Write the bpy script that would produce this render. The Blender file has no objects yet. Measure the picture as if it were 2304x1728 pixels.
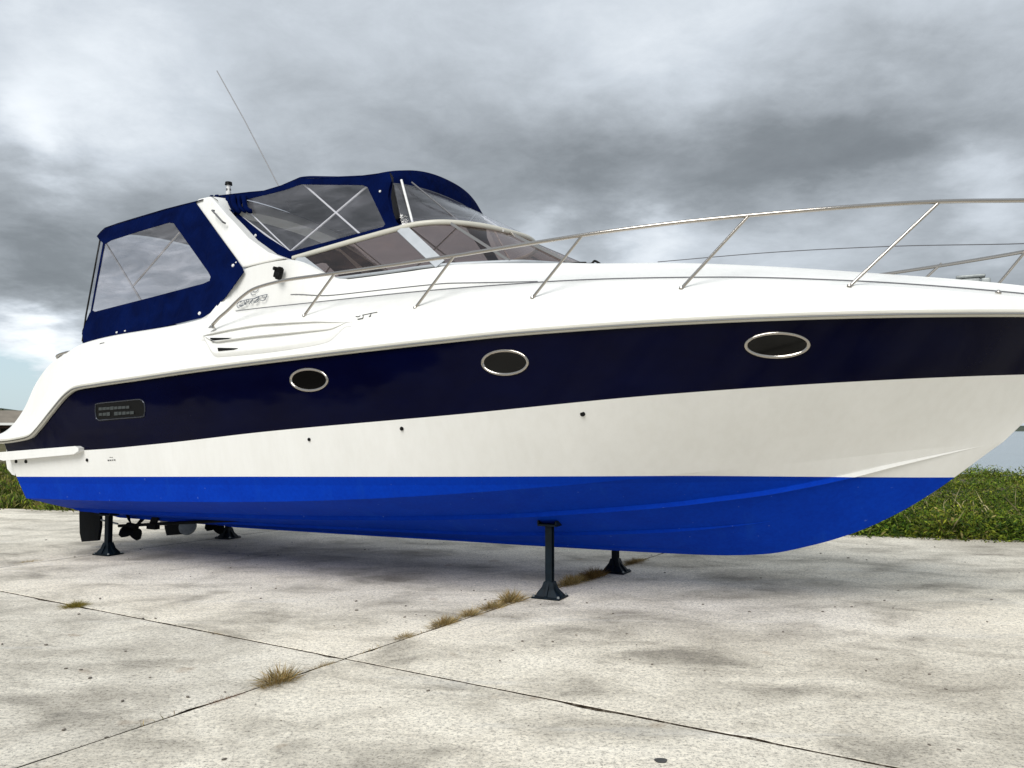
import bpy, bmesh, math, random
import numpy as np
from mathutils import Vector, Matrix
from mathutils.geometry import tessellate_polygon
random.seed(4); rng = np.random.default_rng(4)
SC = bpy.context.scene; COL = SC.collection
# ------------------------------------------------------------------ camera
cam = bpy.data.cameras.new('camera'); co = bpy.data.objects.new('camera', cam); COL.objects.link(co)
cam.sensor_width = 36.0; cam.lens = 36.0*1880/2304; cam.clip_start = 0.05; cam.clip_end = 5000
co.location = (0, 0, 1.6); co.rotation_euler = (math.radians(90+2.984), 0, 0)
SC.camera = co
# ------------------------------------------------------------------ light and exposure
SUN_EL, SUN_AZ = math.radians(42), math.radians(203)      # azimuth clockwise from +Y : behind the camera, to the left
sd = bpy.data.lights.new('sun', 'SUN'); so = bpy.data.objects.new('sun', sd); COL.objects.link(so)
sd.energy = 1.35; sd.angle = math.radians(34); sd.color = (1.0, .975, .93)
so.rotation_euler = Vector((math.sin(SUN_AZ)*math.cos(SUN_EL), math.cos(SUN_AZ)*math.cos(SUN_EL), math.sin(SUN_EL))).to_track_quat('Z', 'Y').to_euler()
SC.view_settings.view_transform = 'Standard'; SC.view_settings.look = 'None'
SC.view_settings.exposure = 1.21; SC.view_settings.gamma = 1.0; SC.view_settings.use_curve_mapping = False
W = bpy.data.worlds.new('World'); SC.world = W; W.use_nodes = True
CAMPITCH = 2.984
def pixdir(x, y):      # a direction in the sky, measured on the photograph (source pixels)
    a = (x-1152)/1880; b = -(y-864)/1880; p = math.radians(CAMPITCH)
    return Vector((a, math.cos(p)-b*math.sin(p), math.sin(p)+b*math.cos(p))).normalized()
def build_sky():
    nt = W.node_tree; N = nt.nodes; L = nt.links; N.clear()
    def M(op, a, b=None, c=None, clamp=False):
        n = N.new('ShaderNodeMath'); n.operation = op; n.use_clamp = clamp
        for i, v in enumerate((a, b, c)):
            if v is None: continue
            if isinstance(v, (int, float)): n.inputs[i].default_value = v
            else: L.new(v, n.inputs[i])
        return n.outputs[0]
    tc = N.new('ShaderNodeTexCoord'); G = tc.outputs['Generated']
    nrm = N.new('ShaderNodeVectorMath'); nrm.operation = 'NORMALIZE'; L.new(G, nrm.inputs[0]); G = nrm.outputs[0]
    sep = N.new('ShaderNodeSeparateXYZ'); L.new(G, sep.inputs[0])
    zz = M('ADD', M('MAXIMUM', sep.outputs[2], 0.0), .22)
    cmb = N.new('ShaderNodeCombineXYZ')
    L.new(M('DIVIDE', sep.outputs[0], zz), cmb.inputs[0]); L.new(M('DIVIDE', sep.outputs[1], zz), cmb.inputs[1])
    def noise(scale, detail, rough, vec, dist=0.0, off=(0, 0, 0)):
        mp = N.new('ShaderNodeMapping'); mp.inputs['Location'].default_value = off; L.new(vec, mp.inputs[0])
        n = N.new('ShaderNodeTexNoise'); n.inputs['Scale'].default_value = scale; n.inputs['Detail'].default_value = detail
        n.inputs['Roughness'].default_value = rough; n.inputs['Distortion'].default_value = dist; L.new(mp.outputs[0], n.inputs['Vector'])
        return n
    P = cmb.outputs[0]
    # warp the direction a little so that the large masses get ragged outlines
    wn = noise(2.6, 7, .58, P, 0.0, (3, 1, 0))
    ws = N.new('ShaderNodeVectorMath'); ws.operation = 'SUBTRACT'; L.new(wn.outputs['Color'], ws.inputs[0]); ws.inputs[1].default_value = (.5, .5, .5)
    wm = N.new('ShaderNodeVectorMath'); wm.operation = 'SCALE'; L.new(ws.outputs[0], wm.inputs[0]); wm.inputs['Scale'].default_value = .17
    wa = N.new('ShaderNodeVectorMath'); wa.operation = 'ADD'; L.new(G, wa.inputs[0]); L.new(wm.outputs[0], wa.inputs[1])
    wz = N.new('ShaderNodeVectorMath'); wz.operation = 'NORMALIZE'; L.new(wa.outputs[0], wz.inputs[0]); WD = wz.outputs[0]
    n1 = noise(1.5, 8, .55, P, .4); n2 = noise(5.5, 10, .66, P, .3, (5, 2, 0)); n3 = noise(.7, 5, .5, P, .2, (9, 4, 0))
    val = M('ADD', .56, M('MULTIPLY', M('SUBTRACT', n1.outputs[0], .5), .22))
    val = M('ADD', val, M('MULTIPLY', M('SUBTRACT', n2.outputs[0], .5), .30))
    val = M('ADD', val, M('MULTIPLY', M('SUBTRACT', n3.outputs[0], .5), .12))
    # cloud masses: (x, y, angular radius in pixels, amount)
    for x, y, r, a in SKY_MASSES:
        d = N.new('ShaderNodeVectorMath'); d.operation = 'DOT_PRODUCT'; L.new(WD, d.inputs[0]); d.inputs[1].default_value = pixdir(x, y)
        k = (1880.0/r)**2
        g = M('EXPONENT', M('MULTIPLY', M('SUBTRACT', d.outputs['Value'], 1.0), k))
        val = M('ADD', val, M('MULTIPLY', g, a))
    cr = N.new('ShaderNodeValToRGB'); e = cr.color_ramp; L.new(val, cr.inputs[0])
    stops = [(0.0, (.135, .15, .165)), (.22, (.215, .238, .258)), (.42, (.37, .405, .44)), (.62, (.56, .61, .665)), (.80, (.76, .81, .86)), (1.0, (.93, .97, 1.0))]
    while len(e.elements) > 1: e.elements.remove(e.elements[-1])
    e.elements[0].position = stops[0][0]; e.elements[0].color = (*stops[0][1], 1)
    for p, c in stops[1:]:
        q = e.elements.new(p); q.color = (*c, 1)
    # the clear strip low on the left, where the blue shows through
    sky = N.new('ShaderNodeTexSky'); sky.sky_type = 'NISHITA'; sky.sun_disc = False
    sky.sun_elevation = SUN_EL; sky.sun_rotation = SUN_AZ
    skm = N.new('ShaderNodeMix'); skm.data_type = 'RGBA'; skm.blend_type = 'MULTIPLY'; skm.inputs[0].default_value = 1
    L.new(sky.outputs[0], skm.inputs[6]); skm.inputs[7].default_value = (.85, .88, .90, 1)
    sc = N.new('ShaderNodeVectorMath'); sc.operation = 'SCALE'; L.new(cr.outputs[0], sc.inputs[0]); sc.inputs['Scale'].default_value = 10*SKY_GAIN
    # lower left: clear patch under the cloud base
    d = N.new('ShaderNodeVectorMath'); d.operation = 'DOT_PRODUCT'; L.new(WD, d.inputs[0]); d.inputs[1].default_value = pixdir(-10, 915)
    g = M('EXPONENT', M('MULTIPLY', M('SUBTRACT', d.outputs['Value'], 1.0), (1880/85.)**2))
    g = M('MULTIPLY', M('SUBTRACT', g, .25), 2.2, clamp=True)
    mx = N.new('ShaderNodeMix'); mx.data_type = 'RGBA'; L.new(g, mx.inputs[0]); L.new(sc.outputs[0], mx.inputs[6])
    bl = N.new('ShaderNodeVectorMath'); bl.operation = 'SCALE'; bl.inputs[0].default_value = (.46, .58, .65); bl.inputs['Scale'].default_value = 10*SKY_GAIN
    mx2 = N.new('ShaderNodeMix'); mx2.data_type = 'RGBA'; mx2.inputs[0].default_value = .85; L.new(skm.outputs[2], mx2.inputs[6]); L.new(bl.outputs[0], mx2.inputs[7])
    L.new(mx2.outputs[2], mx.inputs[7])
    # a little of the clear sky's light everywhere, through the cloud
    mx3 = N.new('ShaderNodeMix'); mx3.data_type = 'RGBA'; mx3.inputs[0].default_value = .02; L.new(mx.outputs[2], mx3.inputs[6]); L.new(skm.outputs[2], mx3.inputs[7])
    bg = N.new('ShaderNodeBackground'); bg.inputs[1].default_value = .1; L.new(mx3.outputs[2], bg.inputs[0])
    out = N.new('ShaderNodeOutputWorld'); L.new(bg.outputs[0], out.inputs[0])
SKY_GAIN = .49
SKY_MASSES = [
 (1130, 420, 120, -.12), (1290, 450, 140, -.20), (1480, 440, 140, -.27), (1680, 425, 145, -.29), (1880, 400, 150, -.28), (2090, 370, 150, -.25), (2330, 340, 160, -.22),
 (1020, 300, 150, -.08), (760, 300, 150, -.07), (900, 480, 150, -.10), (560, 480, 140, -.08),
 (230, 570, 150, -.14), (40, 600, 170, -.10), (20, 470, 120, -.09), (430, 640, 130, -.20), (60, 700, 100, -.14),
 (50, 110, 130, .10), (200, 150, 100, .12), (110, 320, 50, .26), (210, 340, 70, .06), (330, 250, 100, .10), (40, 230, 60, .06),
 (1560, 70, 200, .06), (1680, 160, 150, .10), (1420, 150, 150, .10), (1150, 60, 200, .02), (2150, 90, 190, .10), (740, 60, 260, .03),
 (1450, 548, 70, .46), (1230, 535, 50, .28), (1640, 560, 130, .26), (2230, 425, 70, .36), (1960, 480, 70, .20), (1850, 530, 100, .16), (2150, 520, 130, .14),
 (2250, 615, 110, -.16), (1950, 600, 90, -.08), (110, 800, 60, .50), (20, 785, 60, .45), (200, 800, 50, .2), (130, 930, 120, -.10)]
build_sky()

# ------------------------------------------------------------------ materials
class NB:
    def __init__(s, name):
        s.m = bpy.data.materials.new(name); s.m.use_nodes = True; s.t = s.m.node_tree; s.N = s.t.nodes; s.L = s.t.links
        s.b = s.N['Principled BSDF']
    def math(s, op, a, b=None, c=None, clamp=False):
        n = s.N.new('ShaderNodeMath'); n.operation = op; n.use_clamp = clamp
        for i, v in enumerate((a, b, c)):
            if v is None: continue
            if isinstance(v, (int, float)): n.inputs[i].default_value = v
            else: s.L.new(v, n.inputs[i])
        return n.outputs[0]
    def pos(s): return s.N.new('ShaderNodeNewGeometry').outputs['Position']
    def obj(s): return s.N.new('ShaderNodeTexCoord').outputs['Object']
    def noise(s, vec, scale, detail=4, rough=.55, mapscale=(1, 1, 1), dist=0, rot=0):
        mp = s.N.new('ShaderNodeMapping'); mp.inputs['Scale'].default_value = mapscale; mp.inputs['Rotation'].default_value = (0, 0, rot); s.L.new(vec, mp.inputs[0])
        n = s.N.new('ShaderNodeTexNoise'); n.inputs['Scale'].default_value = scale; n.inputs['Detail'].default_value = detail
        n.inputs['Roughness'].default_value = rough; n.inputs['Distortion'].default_value = dist; s.L.new(mp.outputs[0], n.inputs['Vector']); return n.outputs[0]
    def ramp(s, fac, stops):
        r = s.N.new('ShaderNodeValToRGB'); s.L.new(fac, r.inputs[0]); e = r.color_ramp
        while len(e.elements) > 1: e.elements.remove(e.elements[-1])
        e.elements[0].position = stops[0][0]; c = stops[0][1]; e.elements[0].color = (*c, 1) if isinstance(c, tuple) else (c, c, c, 1)
        for p, c in stops[1:]:
            e.elements.new(p).color = (*c, 1) if isinstance(c, tuple) else (c, c, c, 1)
        return r.outputs[0]
    def mix(s, fac, a, b, mode='MIX'):
        n = s.N.new('ShaderNodeMix'); n.data_type = 'RGBA'; n.blend_type = mode
        for i, v in ((0, fac), (6, a), (7, b)):
            if isinstance(v, (int, float)): n.inputs[i].default_value = v
            elif isinstance(v, tuple): n.inputs[i].default_value = (*v, 1)
            else: s.L.new(v, n.inputs[i])
        return n.outputs[2]
    def bump(s, h, strength=.3, dist=.01):
        n = s.N.new('ShaderNodeBump'); n.inputs['Strength'].default_value = strength; n.inputs['Distance'].default_value = dist
        s.L.new(h, n.inputs['Height']); s.L.new(n.outputs[0], s.b.inputs['Normal']); return n.outputs[0]
    def set(s, **k):
        for a, v in k.items():
            i = s.b.inputs[{'col': 'Base Color', 'rough': 'Roughness', 'metal': 'Metallic', 'spec': 'Specular IOR Level', 'coat': 'Coat Weight', 'ior': 'IOR'}[a]]
            if isinstance(v, tuple): i.default_value = (*v, 1)
            elif isinstance(v, (int, float)): i.default_value = v
            else: s.L.new(v, i)
        return s
def simple(name, col, rough=.5, metal=0, spec=.5, var=.0, scale=3.0, coat=0):
    b = NB(name).set(rough=rough, metal=metal, spec=spec, coat=coat)
    if var:
        n = b.noise(b.obj(), scale, 5, .6)
        lo = tuple(c*(1-var) for c in col); hi = tuple(min(1, c*(1+var*.6)) for c in col)
        b.set(col=b.ramp(n, [(.3, lo), (.7, hi)]))
    else: b.set(col=col)
    return b.m
MAT = {}
# gelcoat, faintly chalky and streaked
b = NB('white_gelcoat'); v = b.obj(); n = b.noise(v, 2.2, 5, .6, (1, 1, .35)); n2 = b.noise(v, 14, 4, .6, (1, 1, .12))
c = b.ramp(n, [(.25, (.745, .745, .718)), (.7, (.795, .795, .772))]); c = b.mix(.10, c, b.ramp(n2, [(.35, (.62, .60, .54)), (.6, (.84, .84, .81))]))
b.set(col=c, rough=.28, spec=.45); MAT['white'] = b.m
MAT['cream'] = simple('cream_frame', (.52, .505, .44), .4, var=.08)
b = NB('navy_gelcoat'); v = b.obj(); n = b.noise(v, 1.2, 4, .6, (1, 1, 2))
b.set(col=b.ramp(n, [(.3, (.0003, .0005, .009)), (.75, (.0005, .0014, .016))]), rough=.07, spec=.08)
b.bump(b.noise(v, 1.6, 2, .5, (1, 1, 1.6)), .10, .03); MAT['navy'] = b.m
b = NB('blue_antifouling'); v = b.obj(); sp = b.N.new('ShaderNodeSeparateXYZ'); b.L.new(v, sp.inputs[0])
d = b.math('SUBTRACT', sp.outputs[2], b.math('MULTIPLY_ADD', sp.outputs[0], .026, 1.03))
n = b.noise(v, 3, 5, .65); n2 = b.noise(v, 30, 3, .6)
line = b.math('MULTIPLY_ADD', b.math('ADD', d, .085), 90, .5, clamp=True)
c = b.ramp(n, [(.3, (.0, .028, .345)), (.7, (.0, .038, .42))]); rl = b.noise(v, 2.2, 6, .7, (2.5, 1, .5)); c = b.mix(.2, c, b.ramp(n2, [(.35, (.0, .020, .24)), (.65, (.0, .05, .48))])); c = b.mix(b.math('MULTIPLY', b.ramp(rl, [(.56, 0.0), (.70, 1.0)]), .35), c, (.006, .06, .40)); sfk = b.noise(v, 23, 2, .4); c = b.mix(b.math('MULTIPLY', b.ramp(sfk, [(.752, 0.0), (.765, 1.0)]), .4), c, (.12, .20, .45))
c = b.mix(b.math('MULTIPLY', line, .35), c, (.0, .022, .25))
b.set(col=c, rough=.7, spec=.06); b.bump(n2, .15, .004); MAT['blue'] = b.m
def fabric(name, lo, hi, inner):
    b = NB(name); v = b.obj(); n = b.noise(v, 3.5, 4, .6, (1, 1, 1), .6); n2 = b.noise(v, 160, 2, .5)
    w = b.noise(v, 5, 4, .6, (1.0, 1, .35), .8, .5)
    c = b.ramp(n, [(.3, lo), (.7, hi)])
    g = b.N.new('ShaderNodeNewGeometry').outputs['Backfacing']
    b.set(col=c, rough=.95, spec=.04)
    b.bump(b.math('ADD', w, b.math('MULTIPLY', n2, .03)), .8, .05)
    return b.m
MAT['canvas'] = fabric('navy_canvas', (.0004, .0028, .026), (.0008, .006, .052), None)
MAT['lining'] = simple('grey_lining', (.12, .125, .14), .9, spec=.1, var=.15)
MAT['steel'] = simple('stainless_steel', (.44, .41, .375), .14, 1.0)
MAT['alu'] = simple('grey_aluminium', (.36, .385, .41), .45, .25, var=.1, scale=9)
MAT['wpole'] = simple('white_pole', (.74, .74, .73), .35)
MAT['black'] = simple('black_rubber', (.004, .004, .004), .5, spec=.12)
MAT['darkglass'] = simple('porthole_glass', (.002, .002, .002), .06, spec=.25)
MAT['stand'] = simple('stand_blue_paint', (.002, .008, .014), .6, spec=.2, var=.6, scale=14)
MAT['gear'] = simple('black_antifouling', (.004, .005, .006), .8, var=.4, scale=12, spec=.12)
MAT['pin'] = simple('grey_pinstripe', (.10, .10, .11), .5)
MAT['letter'] = simple('grey_lettering', (.10, .115, .14), .5)
MAT['ink'] = simple('dark_lettering', (.05, .05, .05), .5)
MAT['beige'] = simple('beige_plastic', (.50, .47, .36), .6)
MAT['greymetal'] = simple('zinc_grey', (.26, .28, .28), .5, .4, var=.3, scale=20)
def clear(name, tint, haze, hazecol, gloss, rough, wr):
    b = NB(name); N, L = b.N, b.L; v = b.obj()
    N.remove(b.b)
    tr = N.new('ShaderNodeBsdfTransparent'); tr.inputs[0].default_value = (*tint, 1)
    df = N.new('ShaderNodeBsdfDiffuse'); df.inputs[0].default_value = (*hazecol, 1)
    gl = N.new('ShaderNodeBsdfGlossy'); gl.inputs[0].default_value = (1, 1, 1, 1); gl.inputs['Roughness'].default_value = rough
    w = b.noise(v, 2.6, 5, .6, (.5, 1, 2.2), 1.2, .4)
    bp = N.new('ShaderNodeBump'); bp.inputs['Strength'].default_value = wr; bp.inputs['Distance'].default_value = .05; L.new(w, bp.inputs['Height'])
    L.new(bp.outputs[0], gl.inputs['Normal'])
    m1 = N.new('ShaderNodeMixShader'); hz = b.math('MULTIPLY', b.math('POWER', w, 3.0), haze*6, clamp=True)
    L.new(hz, m1.inputs[0]); L.new(tr.outputs[0], m1.inputs[1]); L.new(df.outputs[0], m1.inputs[2])
    fr = N.new('ShaderNodeLayerWeight'); fr.inputs[0].default_value = .5; L.new(bp.outputs[0], fr.inputs['Normal']); frs = b.math('MULTIPLY_ADD', b.math('POWER', fr.outputs['Facing'], 5.0), .35, .035)
    m2 = N.new('ShaderNodeMixShader'); L.new(b.math('MULTIPLY', frs, gloss, clamp=True), m2.inputs[0]); L.new(m1.outputs[0], m2.inputs[1]); L.new(gl.outputs[0], m2.inputs[2])
    L.new(m2.outputs[0], N['Material Output'].inputs[0]); return b.m
MAT['vinyl'] = clear('clear_vinyl', (.86, .86, .90), .07, (.62, .62, .70), 2.2, .12, .25)
MAT['vinyl_aft'] = clear('clear_vinyl_aft', (.93, .93, .96), .12, (.80, .80, .88), 1.5, .10, .12)
MAT['tint'] = clear('bronze_glass', (.42, .33, .30), .05, (.28, .18, .15), 1.5, .03, .05)

# ------------------------------------------------------------------ mesh helpers
def link(o, parent=None):
    COL.objects.link(o)
    if parent is not None: o.parent = parent
    return o
def mk(name, vs, fs, mat, parent=None, smooth=False, angle=None):
    me = bpy.data.meshes.new(name); me.from_pydata([tuple(map(float, v)) for v in vs], [], fs); me.materials.append(mat); me.update()
    if smooth:
        me.shade_smooth()
        if angle: me.set_sharp_from_angle(angle=math.radians(angle))
    return link(bpy.data.objects.new(name, me), parent)
def bmo(name, bm, mat, parent=None, smooth=False, angle=None):
    me = bpy.data.meshes.new(name); bmesh.ops.recalc_face_normals(bm, faces=bm.faces); bm.to_mesh(me); bm.free(); me.materials.append(mat)
    if smooth:
        me.shade_smooth()
        if angle: me.set_sharp_from_angle(angle=math.radians(angle))
    return link(bpy.data.objects.new(name, me), parent)
def thing(name, label, cat, loc=(0, 0, 0), rz=0, group=None):
    o = bpy.data.objects.new(name, None); o.empty_display_size = .2; COL.objects.link(o)
    o.location = loc; o.rotation_euler = (0, 0, rz); return tag(o, label, cat, group)
def tag(o, label, cat, group=None):
    o['label'] = label; o['category'] = cat
    if group: o['group'] = group
    return o
def pchip(pts):
    x = np.array([p[0] for p in pts], float); y = np.array([p[1] for p in pts], float)
    h = np.diff(x); d = np.diff(y)/h; m = np.zeros_like(x)
    for i in range(1, len(x)-1):
        if d[i-1]*d[i] > 0:
            w1 = 2*h[i]+h[i-1]; w2 = h[i]+2*h[i-1]; m[i] = (w1+w2)/(w1/d[i-1]+w2/d[i])
    m[0] = d[0]; m[-1] = d[-1]
    def f(q):
        q = min(max(q, x[0]), x[-1]); i = min(max(int(np.searchsorted(x, q))-1, 0), len(h)-1); t = (q-x[i])/h[i]
        return float((2*t**3-3*t*t+1)*y[i]+(t**3-2*t*t+t)*h[i]*m[i]+(-2*t**3+3*t*t)*y[i+1]+(t**3-t*t)*h[i]*m[i+1])
    return f
def spline(pts, n=8):          # Catmull-Rom through 3-D points
    P = [Vector(p) for p in pts]; P = [P[0]*2-P[1]]+P+[P[-1]*2-P[-2]]; out = []
    for i in range(1, len(P)-2):
        for k in range(n):
            t = k/n; a, b_, c, d = P[i-1:i+3]
            out.append(.5*((2*b_)+(c-a)*t+(2*a-5*b_+4*c-d)*t*t+(-a+3*b_-3*c+d)*t**3))
    out.append(P[-2]); return out
def sweep(bm, pts, prof, closed=False, up=Vector((0, 0, 1)), cap=True):
    """prof: list of (side, up) offsets; side axis = tangent x up."""
    rings = []; n = len(pts); pts = [Vector(p) for p in pts]
    for i in range(n):
        if closed: t = pts[(i+1) % n]-pts[i-1]
        else: t = pts[min(i+1, n-1)]-pts[max(i-1, 0)]
        t.normalize(); u = up if abs(t.dot(up)) < .97 else Vector((1, 0, 0))
        s = t.cross(u).normalized(); w = s.cross(t).normalized()
        rings.append([bm.verts.new(pts[i]+s*a+w*b_) for a, b_ in prof])
    m = len(prof)
    for i in range(n if closed else n-1):
        A, B = rings[i], rings[(i+1) % n]
        for k in range(m): bm.faces.new((A[k], A[(k+1) % m], B[(k+1) % m], B[k]))
    if cap and not closed: bm.faces.new(rings[0][::-1]); bm.faces.new(rings[-1])
def circ(r, n=8, ry=None): return [(r*math.cos(2*math.pi*k/n), (ry or r)*math.sin(2*math.pi*k/n)) for k in range(n)]
def rect(a, b_): return [(-a, -b_), (a, -b_), (a, b_), (-a, b_)]
def tube(name, pts, r, mat, parent, n=8, prof=None):
    bm = bmesh.new(); sweep(bm, pts, prof or circ(r, n)); return bmo(name, bm, mat, parent, True, 50)
def box(bm, c, d, rot=None):
    r = bmesh.ops.create_cube(bm, size=1); M = Matrix.Translation(Vector(c)) @ (rot or Matrix.Identity(4)) @ Matrix.Diagonal((*d, 1))
    bmesh.ops.transform(bm, matrix=M, verts=r['verts']); return r['verts']
def bevel(bm, w, seg=2, ang=30):
    es = [e for e in bm.edges if len(e.link_faces) == 2 and e.calc_face_angle(0) > math.radians(ang)]
    bmesh.ops.bevel(bm, geom=es, offset=w, segments=seg, affect='EDGES', profile=.5, clamp_overlap=True)
def loft(rows, mat, name, parent, smooth=True, angle=None, mirror=False):
    n = len(rows[0]); vs = [v for r in rows for v in r]; fs = []
    for i in range(len(rows)-1):
        for j in range(n-1):
            a = i*n+j; fs.append((a, a+1, a+n+1, a+n))
    if mirror:
        k = len(vs); vs = vs+[(v[0], -v[1], v[2]) for v in vs]; fs = fs+[tuple(q+k for q in f[::-1]) for f in fs]
    bm = bmesh.new(); me = bpy.data.meshes.new('t'); me.from_pydata([tuple(v) for v in vs], [], fs); bm.from_mesh(me); bpy.data.meshes.remove(me)
    bmesh.ops.remove_doubles(bm, verts=bm.verts, dist=.0008)
    return bmo(name, bm, mat, parent, smooth, angle)

# ================================================================== THE SETTING
A = Vector((.848, -.530, 0)).normalized(); Bd = Vector((.535, .845, 0)).normalized(); C0 = Vector((-1.16, 5.88, 0))
EDGE_P = Vector((-10.14, 16.66, 0)); EDGE_D = Vector((17.4, -4.70, 0)).normalized(); EDGE_N = Vector((-EDGE_D.y, EDGE_D.x, 0))   # away from the camera
def edge_y(x): return EDGE_P.y+(x-EDGE_P.x)*EDGE_D.y/EDGE_D.x
b = NB('concrete'); v = b.pos(); oi = b.N.new('ShaderNodeObjectInfo').outputs['Random']
n0 = b.noise(v, .32, 5, .6, dist=.5); n1 = b.noise(v, 1.1, 7, .62, dist=.5, mapscale=(1, 1.5, 1), rot=.5); n2 = b.noise(v, 17, 8, .82, mapscale=(1, 1.5, 1), rot=.55); n3 = b.noise(v, 48, 6, .85); n4 = b.noise(v, 130, 4, .8)
c = b.mix(1.0, b.ramp(n1, [(.32, (.32, .300, .258)), (.42, (.51, .480, .415)), (.52, (.66, .625, .545)), (.66, (.75, .715, .63))]), b.ramp(n0, [(.36, (.74, .73, .72)), (.50, (1.0, 1.0, 1.0)), (.62, (1.06, 1.05, 1.04))]), 'MULTIPLY')
c = b.mix(1.0, c, b.ramp(n2, [(.36, (.62, .61, .60)), (.47, (.98, .98, .98)), (.60, (1.15, 1.14, 1.12))]), 'MULTIPLY')
c = b.mix(1.0, c, b.ramp(n3, [(.40, (.58, .57, .56)), (.48, (1.0, 1.0, 1.0)), (.60, (1.16, 1.15, 1.13))]), 'MULTIPLY')
spk = b.math('MULTIPLY', b.ramp(n3, [(.37, 1.0), (.45, 0.0)]), b.ramp(n2, [(.35, 1.0), (.65, .35)]))
c = b.mix(b.math('MULTIPLY', spk, .75), c, (.13, .12, .105))
lt = b.ramp(n4, [(.58, 0.0), (.72, 1.0)]); c = b.mix(b.math('MULTIPLY', lt, .4), c, (.70, .68, .62))
# long worn scuffs dragged across the yard
sc_ = b.noise(v, 1.0, 5, .6, (.35, 2.6, 1), .5, rot=.25); c = b.mix(b.math('MULTIPLY', b.ramp(sc_, [(.60, 0.0), (.72, 1.0)]), .35), c, (.60, .60, .585))
sd_ = b.noise(v, .8, 6, .65, (.5, 2.2, 1), .8, rot=.3); c = b.mix(b.math('MULTIPLY', b.ramp(sd_, [(.60, 0.0), (.72, 1.0)]), .24), c, (.24, .225, .20))
pt = b.noise(v, 3.1, 2, .4, (1, 1, 1), 0); rust = b.math('MULTIPLY', b.ramp(pt, [(.70, 0.0), (.76, 1.0)]), .35); c = b.mix(rust, c, (.24, .15, .08))
c = b.mix(1.0, c, b.ramp(oi, [(0, (.93, .93, .93)), (1, (1.05, 1.04, 1.02))]), 'MULTIPLY')
b.set(col=c, rough=.93, spec=.15)
b.bump(b.math('ADD', b.math('MULTIPLY', n3, .5), b.math('ADD', b.math('MULTIPLY', n2, .8), b.math('MULTIPLY', n4, .3))), .55, .006); MAT['concrete'] = b.m
b = NB('joint_dirt'); n = b.noise(b.pos(), 20, 4, .7); b.set(col=b.ramp(n, [(.3, (.012, .010, .007)), (.52, (.05, .038, .026)), (.62, (.20, .18, .15))]), rough=1, spec=.05); MAT['dirt'] = b.m
# bed below the slabs
bed = bmesh.new()
for q in ((-40, -14), (30, -14), (30, edge_y(30)+.2), (-40, edge_y(-40)+.2)): bed.verts.new((q[0], q[1], -.017))
bed.faces.new(bed.verts); pav = bmo('pavement', bed, MAT['dirt']); pav['kind'] = 'structure'
def slab(a0, a1, b0, b1):
    g = .0088; ring = []
    def walk(p, q):
        n = max(2, int((q-p).length/.12)); d = (q-p)/n; nn = Vector((-d.y, d.x, 0)).normalized(); wob = 0
        for k in range(n):
            wob = wob*.75+random.uniform(-.004, .004); j = random.random()
            ring.append(p+d*k+nn*(abs(wob)+(random.uniform(.006, .02) if j > .955 else 0)))
    cs = [C0+A*(a0+g)+Bd*(b0+g), C0+A*(a1-g)+Bd*(b0+g), C0+A*(a1-g)+Bd*(b1-g), C0+A*(a0+g)+Bd*(b1-g)]
    for i in range(4): walk(cs[i], cs[(i+1) % 4])
    cen = sum(cs, Vector())/4; dz = random.uniform(-.004, .004); bm = bmesh.new()
    lo = [bm.verts.new((p.x, p.y, -.022)) for p in ring]; mid = [bm.verts.new((p.x, p.y, -.003+dz)) for p in ring]
    top = [bm.verts.new(((p+(cen-p).normalized()*.005).x, (p+(cen-p).normalized()*.005).y, dz)) for p in ring]; n = len(ring)
    for i in range(n):
        j = (i+1) % n; bm.faces.new((lo[i], lo[j], mid[j], mid[i])).material_index = 1; bm.faces.new((mid[i], mid[j], top[j], top[i]))
    bm.faces.new(top)
    bmesh.ops.bisect_plane(bm, geom=bm.verts[:]+bm.edges[:]+bm.faces[:], plane_co=EDGE_P, plane_no=EDGE_N, clear_outer=True)
    if not bm.faces: bm.free(); return
    for f in bm.faces: f.smooth = False
    bmo('slab', bm, MAT['concrete'], pav).data.materials.append(MAT['dirt'])
aa = [-28, -22, -16, -10.05, -6.0, 0, 6.0, 12, 18, 24]; bb = [-18, -12, -6, 0, 6.33, 12.5, 18.7, 24.9]
for i in range(len(aa)-1):
    for j in range(len(bb)-1): slab(aa[i], aa[i+1], bb[j], bb[j+1])
# ground sheet with the shore falling to the water on the right
SH = [Vector((70, 2)), Vector((26, 27)), Vector((16, 36)), Vector((4, 60)), Vector((-8, 120)), Vector((-20, 400)), Vector((-30, 2600))]
def shore_d(x, y):      # >0 on the water side
    best = 1e9; sgn = -1
    for p, q in zip(SH[:-1], SH[1:]):
        d = q-p; t = max(0, min(1, ((x-p.x)*d.x+(y-p.y)*d.y)/d.length_squared)); c_ = p+d*t; r = math.hypot(x-c_.x, y-c_.y)
        if r < best: best = r; sgn = 1 if (d.x*(y-p.y)-d.y*(x-p.x)) < 0 else -1
    return best*sgn
def ground_z(x, y):
    d = shore_d(x, y); z = -.10+.05*math.sin(x*.5+1)*math.sin(y*.37)
    if y < edge_y(x)+.5: z = -.10
    if d > -3: z -= 3.2*min(1, (d+3)/7)**.9
    return z
xs = np.concatenate([-np.geomspace(30, 2600, 22)[::-1], np.linspace(-29, 34, 64), np.geomspace(36, 2600, 22)])
ys = np.concatenate([-np.geomspace(12, 2600, 12)[::-1], np.linspace(-10, 70, 70), np.geomspace(73, 2600, 24)])
vs = [(x, y, ground_z(x, y)) for y in ys for x in xs]; nx = len(xs)
fs = [(j*nx+i, j*nx+i+1, (j+1)*nx+i+1, (j+1)*nx+i) for j in range(len(ys)-1) for i in range(nx-1)]
b = NB('earth'); v = b.pos(); n = b.noise(v, .35, 6, .65); n2 = b.noise(v, 6, 5, .7)
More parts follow.
